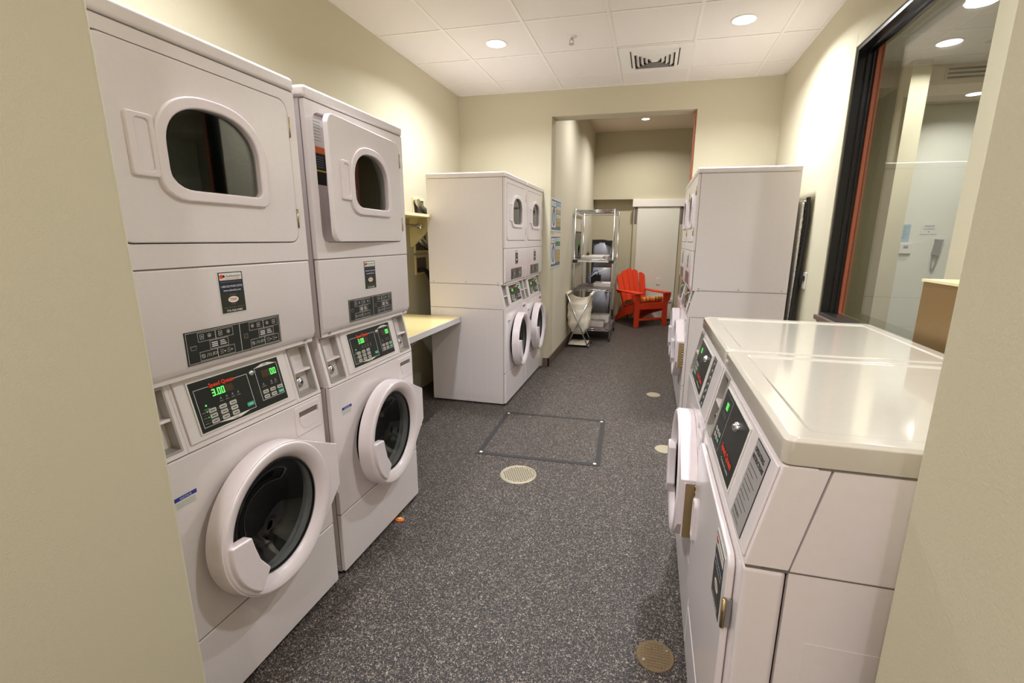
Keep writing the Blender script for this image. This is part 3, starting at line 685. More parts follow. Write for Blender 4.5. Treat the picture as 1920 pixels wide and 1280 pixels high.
    dr = child(o_, 'dryer_door', r, loc=(hx, 0, dcz), rot=(0, 0, ajar_d), bevel=0.004, seg=3)
    bz = MB(); bz.holed(sh(dshape(0.030)), sh(dshape(0.0)), -0.016, 0.02, 'door_plastic', cen=(-0.004-hx, 1.685-dcz)); child(bz, 'window_bezel', dr, bevel=0.006, seg=3)
    gl = MB(); gl.prism(sh(dshape(0.001)), 0.002, 0.006, 'smoked', 'y'); child(gl, 'window_glass', dr)
    hd = MB(); hd.holed(sh(rrect(-0.245, -0.178, 1.607, 1.755, 0.008)), sh(rrect(-0.226, -0.19, 1.622, 1.742, 0.010)), -0.014, 0, 'door_plastic'); hd.prism(sh(rrect(-0.228, -0.188, 1.62, 1.744, 0.010)), -0.009, 0, 'door_plastic', 'y')
    child(hd, 'door_handle', dr, bevel=0.004)
    for zz in (0.15, -0.15):
        hg = MB(); hg.tube([(0.002, -0.003, zz-0.032), (0.002, -0.003, zz+0.032)], 0.004, 'brass', 8); hg.box(-0.005, 0.004, -0.0048, 0, zz-0.03, zz+0.03, 'silver'); child(hg, 'hinge', dr)
    # lower dryer panel
    lp = MB(); lp.prism([(0.0, Zp-0.0015), (0.0, Zu+0.035), (0.012, Zu+0.012), (0.021, Zu+0.006), (0.021, Zp-0.0015)], -hw, hw, 'enamel', 'x'); lpo = child(lp, 'access_panel', r, bevel=0.005, seg=3)
    for sx in (-1, 1): child(MB().lathe([(1e-4, 0.010), (0.008, 0.011), (0.009, 0.02)], sx*(hw-0.045), Zu+0.014, 'silver', 'y', 10), 'screw', lpo)
    k = child(sticker_company(), 'service_sticker', r, loc=(-0.006, -0.0015, 1.3), fix=False); k['label'] = 'black sticker with a phone number and a small oval emblem'
    k = child(sticker_wide(), 'instruction_label', r, loc=(-0.006, -0.0015, 1.158), fix=False); k['label'] = 'wide black label of line drawings in boxes'
    # control panel (tilted)
    tl = -math.atan2(0.045, Zu-Zc)
    cpn = MB(); Hh = 0.213
    cpn.holed(rectp(-hw, -0.215, 0, Hh), rectp(-0.325, -0.228, 0.016, Hh-0.012), 0, 0.03, 'enamel', n=4)
    cpn.holed(rectp(0.215, hw, 0, Hh), rectp(0.228, 0.325, 0.016, Hh-0.012), 0, 0.03, 'enamel', n=4)
    cpn.box(-0.215, 0.215, 0, 0.03, 0, Hh, 'enamel'); cpn.box(-0.205, 0.205, -0.006, 0.0, 0.018, Hh-0.008, 'enamel')
    cpo = child(cpn, 'control_panel', r, loc=(0, 0.0, Zc+0.002), rot=(tl, 0, 0), bevel=0.0025)
    coin_box(cpo, -0.325, -0.228, 0.016, Hh-0.012); coin_box(cpo, 0.228, 0.325, 0.016, Hh-0.012)
    k = child(display_stack(), 'display', cpo, loc=(0, -0.0095, 0.112), fix=False); k['label'] = 'black display panel with green digits, keys and red lettering'
    key_lock(cpo, 0.045, 0.112+0.05, -0.009, 0.75)
    # washer front with round hole
    f = MB(); f.holed(rectp(-hw, hw, Zk+0.0015, Zc-0.001), circ(0.012, 0.545, 0.208), 0, 0.024, 'enamel', cen=(0.012, 0.545)); child(f, 'washer_front', r, bevel=0.004, seg=3)
    wd = MB(); wd.lathe([(0.215, 0.0), (0.207, 0.03), (0.185, 0.05), (0.18, 0.075), (0.195, 0.085)], 0.012, 0.545, 'rubber', n=48); child(wd, 'door_seal', r, fix=False)
    wd = MB(); pr = [(0.195, 0.085), (0.24, 0.09)]
    for i in range(7): pr += [(0.245, 0.11+0.05*i), (0.237, 0.125+0.05*i)]
    pr += [(0.24, 0.46), (0.2, 0.48), (0.12, 0.465), (0.11, 0.45), (1e-3, 0.445)]
    wd.lathe(pr, 0.012, 0.545, 'drum', n=56)
    for i in range(3):
        a = 0.5+i*2*PI/3; ca, sa = math.cos(a), math.sin(a); cx_, cz_ = 0.012, 0.545
        wd.add([(cx_+ca*0.24-sa*0.03, 0.12, cz_+sa*0.24+ca*0.03), (cx_+ca*0.24+sa*0.03, 0.12, cz_+sa*0.24-ca*0.03), (cx_+ca*0.185, 0.14, cz_+sa*0.185),
                (cx_+ca*0.24-sa*0.03, 0.44, cz_+sa*0.24+ca*0.03), (cx_+ca*0.24+sa*0.03, 0.44, cz_+sa*0.24-ca*0.03), (cx_+ca*0.185, 0.42, cz_+sa*0.185)],
               [(0, 1, 2), (3, 5, 4), (0, 2, 5, 3), (1, 4, 5, 2)], 'drum')
    child(wd, 'washer_drum', r, fix=False)
    washer_door(r, ajar_w)
    # soap drawer pull
    s_ = MB(); s_.holed(rrect(0.190, 0.325, 0.745, 0.852, 0.008), rrect(0.207, 0.312, 0.765, 0.832, [0.04, 0.02, 0.006, 0.006]), -0.004, 0.0, 'door_plastic')
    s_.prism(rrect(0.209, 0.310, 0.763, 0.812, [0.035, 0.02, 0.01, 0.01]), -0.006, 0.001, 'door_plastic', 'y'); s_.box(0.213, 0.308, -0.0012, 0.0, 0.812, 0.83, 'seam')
    child(s_, 'soap_drawer', r, bevel=0.0015)
    n_ = DK(); n_.q(-0.033, 0.033, -0.018, 0.018, 'ink_white', 1); n_.q(-0.033, 0.033, 0.006, 0.018, 'ink_blue', 2); n_.tx('NOTICE', 0, 0.008, 0.007, 'ink_white', 3, w=0.034)
    for q in range(4): n_.q(-0.03, 0.028, -0.001-0.0045*q, 0.0004-0.0045*q, 'ink_grey', 2)
    k = child(n_, 'notice_sticker', r, loc=(-0.245, -0.0004, 0.742), fix=False); k['label'] = 'small white and blue notice sticker'
    # kick panel
    kp = MB(); kp.box(-hw, hw, 0, 0.024, 0.016, Zk-0.0015, 'enamel'); child(kp, 'kick_panel', r, bevel=0.005, seg=3)
    return r
proto = make_stack(0.05, 0.0)
def put(o, facing, ynear, xf, label, grp, ajar_w=None, ajar_d=None):
    rz = PI/2 if facing > 0 else -PI/2
    o.location = (xf, ynear+hw, 0); o.rotation_euler = (0, 0, rz); tag(o, label, 'washer dryer', grp)
    for ch in o.children:
        if ajar_w is not None and ch.name.startswith('washer_door'): ch.rotation_euler = (0, 0, ajar_w)
        if ajar_d is not None and ch.name.startswith('dryer_door'): ch.rotation_euler = (0, 0, ajar_d)
    return o
GS = 'stacked white coin washer dryers'
put(proto, 1, 0.818, -1.224, 'nearest white stacked washer dryer on the left, cut off by the doorway edge', GS, 0.045, 0.0)
put(copy_tree(proto), 1, 1.552, -1.224, 'white stacked washer dryer on the left whose upper dryer door stands ajar', GS, 0.06, 0.09)
put(copy_tree(proto), 1, 3.802, -1.175, 'white stacked washer dryer on the left whose full side shows, beside the folding table', GS, 0.04, 0.0)
put(copy_tree(proto), 1, 4.492, -1.175, 'white stacked washer dryer furthest back on the left, against the far wall corner', GS, 0.04, 0.0)
put(copy_tree(proto), -1, 3.871, 0.308, 'white stacked washer dryer on the right showing its broad side, below the duct', GS, 0.0, 0.0)
put(copy_tree(proto), -1, 4.565, 0.308, 'furthest white stacked washer dryer on the right, almost hidden behind its neighbour', GS, 0.0, 0.0)

# ------------------------------------------------------------------ front-control single machines on the right
ZTs = 1.13; Zb = 1.078
def display_single(washer):
    d = DK(); a, b_ = (0.155, 0.078)
    d.box(-a-0.004, a+0.004, 0, 0.003, -b_-0.004, b_+0.004, 'ink_white'); d.box(-a, a, -0.0004, 0.001, -b_, b_, 'label_black')
    d.q(-a+0.012, -a+0.0135, -b_+0.006, b_-0.006, 'ink_grey', 2); 
    d.q(-0.042, -0.0407, -b_+0.006, b_-0.006, 'ink_white', 2); d.q(-a+0.012, -0.042, b_-0.008, b_-0.0066, 'ink_grey', 2); d.q(-a+0.012, -0.042, -b_+0.006, -b_+0.0074, 'ink_grey', 2)
    d.seg7('0', -0.098, 0.034, 0.02, 'led', 4); d.seg7('0', -0.085, 0.034, 0.02, 'led', 4)
    for q in range(3): d.q(-0.125+0.02*q, -0.112+0.02*q, 0.012, 0.014, 'ink_grey', 2); d.q(-0.12+0.02*q, -0.113+0.02*q, 0.018, 0.022, 'ink_grey', 2)
    rows = 3 if washer else 2
    for r in range(rows):
        for c in range(3):
            x_, z_ = -0.122+0.026*c, -0.052+0.0175*r; tl = (r == 0 and c == 2)
            d.poly(rrect(x_-0.010, x_+0.010, z_-0.006, z_+0.006, 0.003, 2), 'teal' if tl else 'key', 3); d.q(x_-0.006, x_+0.006, z_-0.001, z_+0.001, 'ink_white' if tl else 'ink_black', 4)
    d.tx('Speed Queen', 0.058, -0.043, 0.016, 'ink_red', 4, w=0.135, bold=0.0009); d.tx('Commercial Laundry', 0.07, -0.062, 0.007, 'ink_white', 4, w=0.1)
    return d
def make_single(washer):
    r = empty('commercial_washer' if washer else 'commercial_dryer', (0, 0, 0)); t = 0.693
    c = MB()
    if washer: body_open(c, 0.012, Zc, 0.022, t)
    else: body_open(c, 0.012, Zc, 0.0775, t)
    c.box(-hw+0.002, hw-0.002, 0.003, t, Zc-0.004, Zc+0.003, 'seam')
    for sx in (-1, 1): c.box(sx*(hw-0.001), sx*(hw+0.0006), 0.03, t, Zc-0.0012, Zc+0.0012, 'seam'); c.box(sx*(hw-0.001), sx*(hw+0.0006), 0.10, t, Zb-0.001, Zb+0.002, 'seam')  # dark strips again stand in for gasket and shadow gap
    c.prism([(0.079, Zc+0.001), (0.125, Zb), (t, Zb), (t, Zc+0.001)], -hw+0.001, hw-0.001, 'enamel', 'x')
    for sx in (-1, 1):
        c.prism([(0.12, 0.03), (0.55, 0.03), (0.55, 0.72), (0.12, 0.72)], sx*(hw-0.001), sx*(hw+0.0008), 'enamel', 'x')
        for xx in (0.08, 0.6): c.cyl((sx*(hw-0.06), xx), 0.018, 0.0, 0.013, 'rubber', 'z', 12)
    child(c, 'cabinet', r)
    cp = MB(); x0, x1, y0, y1 = -hw-0.001, hw+0.001, 0.040, t+0.004
    lo = rrect(x0, x1, y0, y1, 0.018); lo2 = rrect(x0+0.010, x1-0.010, y0+0.012, y1-0.008, 0.018); lo3 = rrect(x0+0.045, x1-0.045, y0+0.05, y1-0.04, 0.02); lo4 = rrect(x0+0.052, x1-0.052, y0+0.057, y1-0.047, 0.018)
    rings = [[(p[0], p[1], Zb+0.002) for p in lo], [(p[0], p[1], ZTs-0.018) for p in lo], [(p[0]*0.996, p[1]+(0.0015 if p[1] < 0.3 else -0.0015), ZTs-0.006) for p in lo], [(p[0], p[1], ZTs) for p in lo2], [(p[0], p[1], ZTs) for p in lo3], [(p[0], p[1], ZTs-0.004) for p in lo4]]
    n = len(lo); vs = sum(rings, []); fs = []
    for i in range(len(rings)-1):
        for j in range(n): fs.append((i*n+j, i*n+(j+1) % n, (i+1)*n+(j+1) % n, (i+1)*n+j))
    fs.append(tuple((len(rings)-1)*n+j for j in range(n))); fs.append(tuple(range(n-1, -1, -1)))
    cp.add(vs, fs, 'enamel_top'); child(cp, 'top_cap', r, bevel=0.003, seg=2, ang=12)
    tl = -math.atan2(0.045, Zb-Zc); Hh = 0.214
    sd = MB()
    cpn = MB(); cpn.holed(rectp(-hw, -0.215, 0, Hh), rectp(-0.325, -0.228, 0.014, Hh-0.010), 0, 0.055, 'enamel', n=4)
    cpn.prism([(0, 0), (0, Hh), (0.075, Hh+0.0157), (0.075, 0.0157)], -0.215, hw, 'enamel', 'x'); cpn.box(-0.205, 0.330, -0.005, 0.0, 0.010, Hh-0.008, 'enamel')
    # side returns of the panel, swept back
    for sx in (-1, 1): (sx < 0) and cpn.prism([(0.055, 0.0), (0.055, Hh), (0.075, Hh+0.0157), (0.075, 0.0157)], -hw, -0.215, 'enamel', 'x')
    cpo = child(cpn, 'control_panel', r, loc=(0, 0.0, Zc+0.002), rot=(tl, 0, 0), bevel=0.004, seg=3)
    coin_box(cpo, -0.325, -0.228, 0.014, Hh-0.010)
    k = child(display_single(washer), 'display', cpo, loc=(-0.032, -0.0085, 0.11), fix=False); k['label'] = 'black display panel with keypad and red lettering'
    key_lock(cpo, 0.03, 0.155, -0.008, 1.1)
    d = DK()
    if washer:
        d.box(-0.033, 0.033, 0, 0.001, -0.09, 0.09, 'label_black'); d.fr(-0.030, 0.030, -0.087, 0.087, 0.001, 'ink_white', 1)
        for k in range(7):
            z = -0.078+0.025*k; d.fr(-0.027, 0.001, z-0.009, z+0.011, 0.0009, 'ink_white', 1); d.q(0.005, 0.024, z, z+0.004, 'ink_white', 1); d.q(0.005, 0.02, z-0.006, z-0.003, 'ink_grey', 1); d.ring(-0.013, z+0.001, 0.006, 0.001, 'ink_grey', 1, 10)
        k = child(d, 'instruction_label', cpo, loc=(0.184, -0.0062, 0.108), fix=False); k['label'] = 'black label of line drawings'
    else:
        d.box(-0.052, 0.052, 0, 0.001, -0.09, 0.09, 'ink_black'); d.box(-0.050, 0.050, -0.0006, 0, -0.088, 0.088, 'label_grey')
        d.tx('OPERATING', -0.042, 0.066, 0.010, 'ink_black', 3, 'l', w=0.075, bold=0.0004); d.tx('INSTRUCTIONS', -0.042, 0.05, 0.010, 'ink_black', 3, 'l', w=0.086, bold=0.0004)
        for k in range(8): d.q(-0.042, -0.042+(0.07, 0.05, 0.075, 0.06)[k % 4], 0.034-0.0125*k, 0.0355-0.0125*k, 'ink_black', 2)
        d.tx('WARNING', -0.042, -0.072, 0.008, 'ink_black', 3, 'l', w=0.05); d.q(-0.042, 0.02, -0.081, -0.0795, 'ink_black', 2)
        k = child(d, 'instruction_label', cpo, loc=(0.238, -0.0062, 0.108), fix=False); k['label'] = 'grey label printed with operating instructions'
    if washer:
        f = MB(); f.holed(rectp(-hw, hw, Zk+0.0015, Zc-0.001), circ(0.012, 0.545, 0.208), 0, 0.024, 'enamel', cen=(0.012, 0.545)); child(f, 'washer_front', r, bevel=0.004, seg=3)
        wd = MB(); wd.lathe([(0.215, 0.0), (0.207, 0.03), (0.185, 0.05), (0.18, 0.075), (0.195, 0.085)], 0.012, 0.545, 'rubber', n=48); child(wd, 'door_seal', r, fix=False)
        wd = MB(); wd.lathe([(0.195, 0.085), (0.24, 0.09), (0.24, 0.46), (1e-3, 0.47)], 0.012, 0.545, 'drum', n=48); child(wd, 'washer_drum', r, fix=False)
        washer_door(r, 0.0)
        s_ = MB(); s_.holed(rrect(0.190, 0.325, 0.745, 0.852, 0.008), rrect(0.207, 0.312, 0.765, 0.832, [0.04, 0.02, 0.006, 0.006]), -0.004, 0.0, 'door_plastic'); s_.prism(rrect(0.209, 0.310, 0.763, 0.812, [0.035, 0.02, 0.01, 0.01]), -0.006, 0.001, 'door_plastic', 'y')
        child(s_, 'soap_drawer', r, bevel=0.0015)
        kp = MB(); kp.box(-hw, hw, 0, 0.024, 0.016, Zk-0.0015, 'enamel'); child(kp, 'kick_panel', r, bevel=0.005, seg=3)
    else:
        f = MB(); f.box(-hw, hw, 0, 0.075, 0.185, Zc-0.001, 'enamel'); child(f, 'dryer_front', r, bevel=0.012, seg=4)
        f = MB(); f.prism(rrect(-0.305, 0.285, 0.305, 0.838, [0.03, 0.03, 0.03, 0.03]), -0.016, -0.001, 'enamel', 'y'); dr = child(f, 'dryer_door', r, bevel=0.005, seg=3)
        h_ = MB(); h_.holed(rrect(-0.285, -0.235, 0.505, 0.65, 0.02), rrect(-0.275, -0.247, 0.52, 0.635, 0.012), -0.024, -0.015, 'door_plastic'); child(h_, 'door_handle', dr, bevel=0.002)
        for zz in (0.40, 0.71):
            hg = MB(); hg.box(0.282, 0.291, -0.018, -0.001, zz-0.033, zz+0.033, 'silver'); hg.tube([(0.290, -0.016, zz-0.034), (0.290, -0.016, zz+0.034)], 0.005, 'brass', 8); child(hg, 'hinge', dr)
        k = child(sticker_company(), 'service_sticker', dr, loc=(0.205, -0.0175, 0.735), fix=False); k.scale = (1.25, 1, 1.3); k['label'] = 'black sticker with a small oval emblem'
        kp = MB(); kp.box(-hw, hw, 0, 0.024, 0.016, 0.182, 'enamel'); child(kp, 'kick_panel', r, bevel=0.005, seg=3)
    return r
dry = make_single(False); dry.location = (0.208, 0.849+hw, 0); dry.rotation_euler = (0, 0, -PI/2)
tag(dry, 'low white dryer nearest on the right with a grey operating instructions label', 'dryer')
wsh = make_single(True); wsh.location = (0.208, 1.537+hw, 0); wsh.rotation_euler = (0, 0, -PI/2)
tag(wsh, 'low white front-loading washer between the nearest dryer and the right stacks, door ajar', 'washing machine')

# ------------------------------------------------------------------ left niche: shelf, rod, wall boxes, folding table
e = empty('wall_shelf', (XL, 3.1, 1.64)); tag(e, 'cream wall shelf with hanging rod above the folding table', 'shelf')
P(box(XL, XL+0.30, 2.3, 4.0, 1.632, 1.655, 'cream_board'), 'shelf_board', e, bevel=0.002)
for yy in (3.975, 2.6):
    P(MB().prism([(XL, 1.63), (XL+0.29, 1.63), (XL+0.27, 1.60), (XL+0.02, 1.38), (XL, 1.38)], yy-0.012, yy+0.012, 'cream_board', 'y'), 'bracket', e)
P(MB().tube([(XL+0.13, 2.35, 1.565), (XL+0.13, 3.9, 1.565)], 0.013, 'chrome', 12).lathe([(1e-4, 3.92), (0.028, 3.92), (0.028, 3.9), (1e-4, 3.9)], XL+0.13, 1.565, 'chrome', 'y', 16), 'hanging_rod', e)
def wall_box(y0, y1, z0, z1, kind, lb):
    e = empty('wall_box', (XL, (y0+y1)/2, z0)); tag(e, lb, 'wall box', 'recessed service boxes in the left wall')
    P(MB().holed(rectp(y0-0.02, y1+0.02, z0-0.02, z1+0.02), rectp(y0, y1, z0, z1), XL, XL+0.012, 'cream_board', axis='x', n=4), 'box_frame', e)
    P(box(XL+0.0005, XL+0.003, y0, y1, z0, z1, 'porthole'), 'box_recess', e)
    return e
b1 = wall_box(4.05, 4.24, 1.665, 1.80, 0, 'open wall box above the shelf with a crinkled foil duct'); b2 = wall_box(4.05, 4.27, 1.345, 1.535, 0, 'open wall box just under the shelf'); b3 = wall_box(4.05, 4.26, 1.14, 1.28, 0, 'lower wall box with a black hose leading down')
def ribbed(pts, r0, r1, mt, per=3):
    q = []; rr = []
    for i in range(len(pts)-1):
        a, b_ = Vector(pts[i]), Vector(pts[i+1])
        for k in range(per*2): q.append(a.lerp(b_, k/(per*2))); rr.append(r0 if k % 2 else r1)
    return MB().tube(q, rr, mt, 12)
def arc(p0, p1, p2, n=14):
    return [tuple(Vector(p0)*(1-t)**2+Vector(p1)*2*t*(1-t)+Vector(p2)*t*t) for t in [i/n for i in range(n+1)]]
o = ribbed(arc((XL+0.03, 4.06, 1.80), (XL+0.06, 4.08, 1.69), (XL+0.06, 4.3, 1.685)), 0.026, 0.032, 'foil'); tag(o.build('foil_duct'), 'crinkled silver foil duct resting in the wall box above the shelf', 'duct')
o = ribbed(arc((XL+0.04, 4.06, 1.47), (XL+0.06, 4.1, 1.37), (XL+0.06, 4.3, 1.37)), 0.028, 0.034, 'foil'); tag(o.build('foil_duct'), 'crinkled silver foil duct in the wall box under the shelf', 'duct')
o = MB().tube(arc((XL+0.02, 4.08, 1.16), (XL+0.05, 4.26, 1.22), (XL+0.05, 4.33, 0.82), 16)+[(XL+0.05, 4.33, 0.4), (XL+0.05, 4.33, 0.0)], 0.022, 'rubber', 10); tag(o.build('drain_hose'), 'black drain hose hanging from the lower wall box behind the stacks', 'hose')
e = empty('folding_table', (-1.85, 3.05, 0.74)); tag(e, 'wall-mounted folding counter with pale yellow top and grey edge between the left stacks', 'table')
tt = MB(); tt.box(XL+0.012, -1.585, 2.245, 3.79, 0.742, 0.7885, 'edge_grey'); P(tt, 'table_edge', e, bevel=0.002)
P(box(XL+0.012, -1.59, 2.25, 3.785, 0.7885, 0.7905, 'laminate'), 'tabletop', e)
for yy in (2.5, 3.55): P(MB().prism([(XL+0.003, 0.742), (-1.75, 0.742), (-1.75, 0.72), (XL+0.03, 0.42), (XL+0.003, 0.42)], yy-0.015, yy+0.015, 'edge_grey', 'y'), 'bracket', e)
# debris
mb = MB(); pts = [(-0.02, -0.012), (0.0, -0.02), (0.024, -0.01), (0.018, 0.012), (-0.004, 0.018), (-0.022, 0.008)]
mb.prism(pts, 0, 0.006, 'ink_orange', 'z'); mb.prism([(p[0]*0.5, p[1]*0.5) for p in pts], 0.006, 0.011, 'mustard', 'z')
tag(mb.build('paper_scrap', loc=(-1.205, 1.985, 0)), 'small orange paper scrap on the floor at the foot of the second left stack', 'litter')

# ------------------------------------------------------------------ right wall details
o = ribbed([(1.062, 3.96, 0.0), (1.062, 3.96, 0.45), (1.062, 3.95, 0.9), (1.062, 3.95, 1.3), (1.062, 3.96, 1.78)], 0.036, 0.042, 'foil', 9); tag(o.build('foil_duct'), 'tall silver foil duct rising behind the right stacks', 'duct')
o = MB().tube([(1.075, 3.895, 1.77), (1.085, 3.885, 1.6), (1.072, 3.885, 1.3), (1.06, 3.88, 1.1), (1.055, 3.88, 0.9), (1.055, 3.88, 0.0)], 0.014, 'rubber', 10); tag(o.build('black_cable'), 'black cable hanging along the foil duct behind the right stacks', 'cable')
e = empty('wall_outlet', (XR, 3.86, 1.18)); tag(e, 'wall socket with a black plug on the right wall behind the stacks', 'outlet', 'white wall outlets')
P(box(XR-0.008, XR, 3.80, 3.875, 1.12, 1.24, 'ink_white'), 'cover_plate', e, bevel=0.002); P(box(XR-0.035, XR-0.008, 3.82, 3.855, 1.18, 1.215, 'rubber'), 'plug', e, bevel=0.003)
P(MB().tube([(XR-0.03, 3.85, 1.2), (XR-0.05, 3.9, 1.19), (XR-0.045, 3.93, 1.1)], 0.004, 'rubber', 6), 'cord', e)
e = empty('metal_panel_box', (1.03, 1.6, 0)); tag(e, 'brown metal box standing behind the low machines at the right edge', 'cabinet')
P(box(0.962, 1.104, 1.0, 1.998, 0, 1.326, 'brown_metal'), 'box_body', e, bevel=0.004); P(box(0.958, 1.106, 0.998, 2.002, 1.327, 1.336, 'cream_board'), 'box_top', e)

# ------------------------------------------------------------------ posters
def poster(z0, z1, variant):
    d = DK(); w_, h_ = 0.59, z1-z0; a, b_ = w_/2, h_/2
    d.box(-a, a, 0, 0.003, -b_, b_, 'ink_white'); d.q(-a+0.02, a-0.02, -b_+0.015, b_-0.015, 'slate', 1)
    d.q(-a+0.04, -0.03, b_-0.085, b_-0.035, 'pale', 2); d.tx('WASH', -0.14, b_-0.072, 0.024, 'ink_black', 3, w=0.1)
    d.q(-a+0.04, -0.03, -b_+0.045, b_-0.1, 'pale', 2)
    el = [(-0.145+0.085*math.cos(t), -0.02+0.105*math.sin(t)) for t in [2*PI*i/28 for i in range(28)]]; d.poly(el, 'porthole', 3)
    el = [(-0.145+0.055*math.cos(t), -0.03+0.065*math.sin(t)) for t in [2*PI*i/28 for i in range(28)]]; d.poly(el, 'pale_blue', 4)
    cols = ['pale_blue', 'pale', 'mustard', 'pale', 'mustard', 'mustard'] if variant == 0 else ['pale', 'green', 'pale', 'mustard', 'mustard', 'mustard']
    hh = (h_-0.08)/6
    for i, c_ in enumerate(cols):
        zt = b_-0.03-i*hh; d.q(0.0, a-0.035, zt-hh+0.008, zt, c_, 2)
        for k in range(2): d.q(0.015, a-0.06-0.03*k, zt-0.018-0.014*k, zt-0.013-0.014*k, 'ink_grey', 3)
    return d
for z0, z1, v, lb in [(1.545, 1.905, 0, 'upper laundry instruction poster with a washer picture on the pale wall'), (1.135, 1.502, 1, 'lower laundry instruction poster below its twin on the pale wall')]:
    o = poster(z0, z1, v).build('poster', loc=(OX0+0.004, 5.515, (z0+z1)/2), rot=(0, 0, PI/2), fix=False); tag(o, lb, 'poster', 'instruction posters')

# ------------------------------------------------------------------ far room : shelf, hamper, cooler, chair ...
SX0, SX1, SY0, SY1 = -1.06, -0.515, 6.76, 7.64
e = empty('wire_shelving', ((SX0+SX1)/2, (SY0+SY1)/2, 0)); tag(e, 'tall chrome wire shelving rack holding folded white towels', 'shelving')
for x in (SX0, SX1):
    for y in (SY0, SY1):
        mb = MB(); mb.tube([(x, y, 0.03), (x, y, 1.875)], 0.0125, 'chrome', 12); mb.cyl((x, y), 0.016, 0, 0.03, 'rubber', 'z', 12)
        for k in range(56): mb.lathe([(0.0129, 0.06+0.02*k), (0.0112, 0.063+0.02*k), (0.0129, 0.066+0.02*k)], x, y, 'silver', 'z', 12)
        P(mb, 'post', e)
for zi, z in enumerate((0.18, 0.755, 1.175, 1.855)):
    mb = MB()
    for dz in (0, -0.028):
        mb.tube([(SX0, SY0, z+dz), (SX1, SY0, z+dz), (SX1, SY1, z+dz), (SX0, SY1, z+dz)], 0.0048, 'chrome', 6, closed=False)
        mb.tube([(SX0, SY1, z+dz), (SX0, SY0, z+dz)], 0.0038, 'chrome', 6)
    def zig(p, q, n):
        p, q = Vector(p), Vector(q); return [p.lerp(q, i/n)+Vector((0, 0, -0.028 if i % 2 else 0)) for i in range(n+1)]
    for p, q, n in (((SX0, SY0), (SX1, SY0), 12), ((SX0, SY1), (SX1, SY1), 12), ((SX0, SY0), (SX0, SY1), 18), ((SX1, SY0), (SX1, SY1), 18)):
        mb.tube(zig((p[0], p[1], z), (q[0], q[1], z), n), 0.003, 'chrome', 6)
    for k in range(25): y = SY0+(SY1-SY0)*(k+0.5)/25; mb.tube([(SX0, y, z), (SX1, y, z)], 0.0036, 'chrome', 5)
    P(mb, 'wire_shelf', e)
    if zi in (0, 1): P(box(SX0+0.01, SX1-0.01, SY0+0.01, SY1-0.01, z+0.003, z+0.008, 'porthole'), 'shelf_liner', e)['label'] = 'dark liner'
    if zi == 2:
        P(box(SX0-0.02, SX0+0.05, SY0-0.02, SY0+0.02, z-0.045, z-0.005, 'rubber'), 'corner_clip', e); P(box(SX1-0.055, SX1+0.015, SY0-0.02, SY0+0.02, z-0.045, z-0.005, 'rubber'), 'corner_clip', e)
        P(box(SX0+0.05, SX1-0.055, SY0-0.016, SY0-0.006, z-0.032, z-0.012, 'ink_white'), 'price_rail', e)
def towel(x0, x1, y0, y1, z, h, lb):
    mb = MB(); n = 5
    prof = []
    for k in range(4): # folded layers
        zz = z+0.0005+h*k/4; hh = h/4*0.95; d_ = random.uniform(0, 0.012)
        mb.prism(rrect(x0+d_, x1-d_*0.6, zz, zz+hh, hh*0.48, 4), y0+d_, y1-d_, 'towel', 'y', smooth=True)
    o = mb.build('folded_towel', fix=True); tag(o, lb, 'towel', 'folded white towels on the wire rack'); return o
towel(-0.98, -0.66, 6.85, 7.15, 1.1785, 0.04, 'wide folded white towel at the front of the second shelf from the top'); towel(-0.92, -0.62, 7.2, 7.5, 1.1785, 0.045, 'folded white towel at the back of the second shelf from the top')
towel(-0.82, -0.56, 7.15, 7.45, 0.763, 0.05, 'single folded white towel on the middle shelf of the rack')
towel(-0.92, -0.62, 6.9, 7.2, 0.188, 0.06, 'folded white towel on the bottom shelf, nearer one'); towel(-0.86, -0.575, 7.25, 7.55, 0.188, 0.11, 'thick folded white towel on the bottom shelf, further back')
# hamper
hx0, hx1, hy0, hy1 = -1.055, -0.76, 6.27, 6.60
e = empty('laundry_hamper', ((hx0+hx1)/2, (hy0+hy1)/2, 0)); tag(e, 'folding cross-legged hamper with an off-white canvas bag beside the wire rack', 'hamper')
hf = MB()
for y in (hy0, hy1):
    hf.tube([(hx0, y, 0.012), (hx1+0.02, y, 0.72)], 0.0085, 'chrome', 10); hf.tube([(hx1, y, 0.012), (hx0-0.012, y, 0.73)], 0.0085, 'chrome', 10)
for x, z in ((hx0, 0.02), (hx1, 0.02), (hx1+0.02, 0.72), (hx0-0.012, 0.73)): hf.tube([(x, hy0, z), (x, hy1, z)], 0.0085, 'chrome', 10)
P(hf, 'frame', e)
ft = MB()
for x in (hx0, hx1):
    for y in (hy0, hy1): ft.cyl((x, y), 0.013, 0.0, 0.024, 'rubber', 'z', 10)
P(ft, 'rubber_feet', e)
bg_ = MB(); rings = []; nR, nS = 14, 40
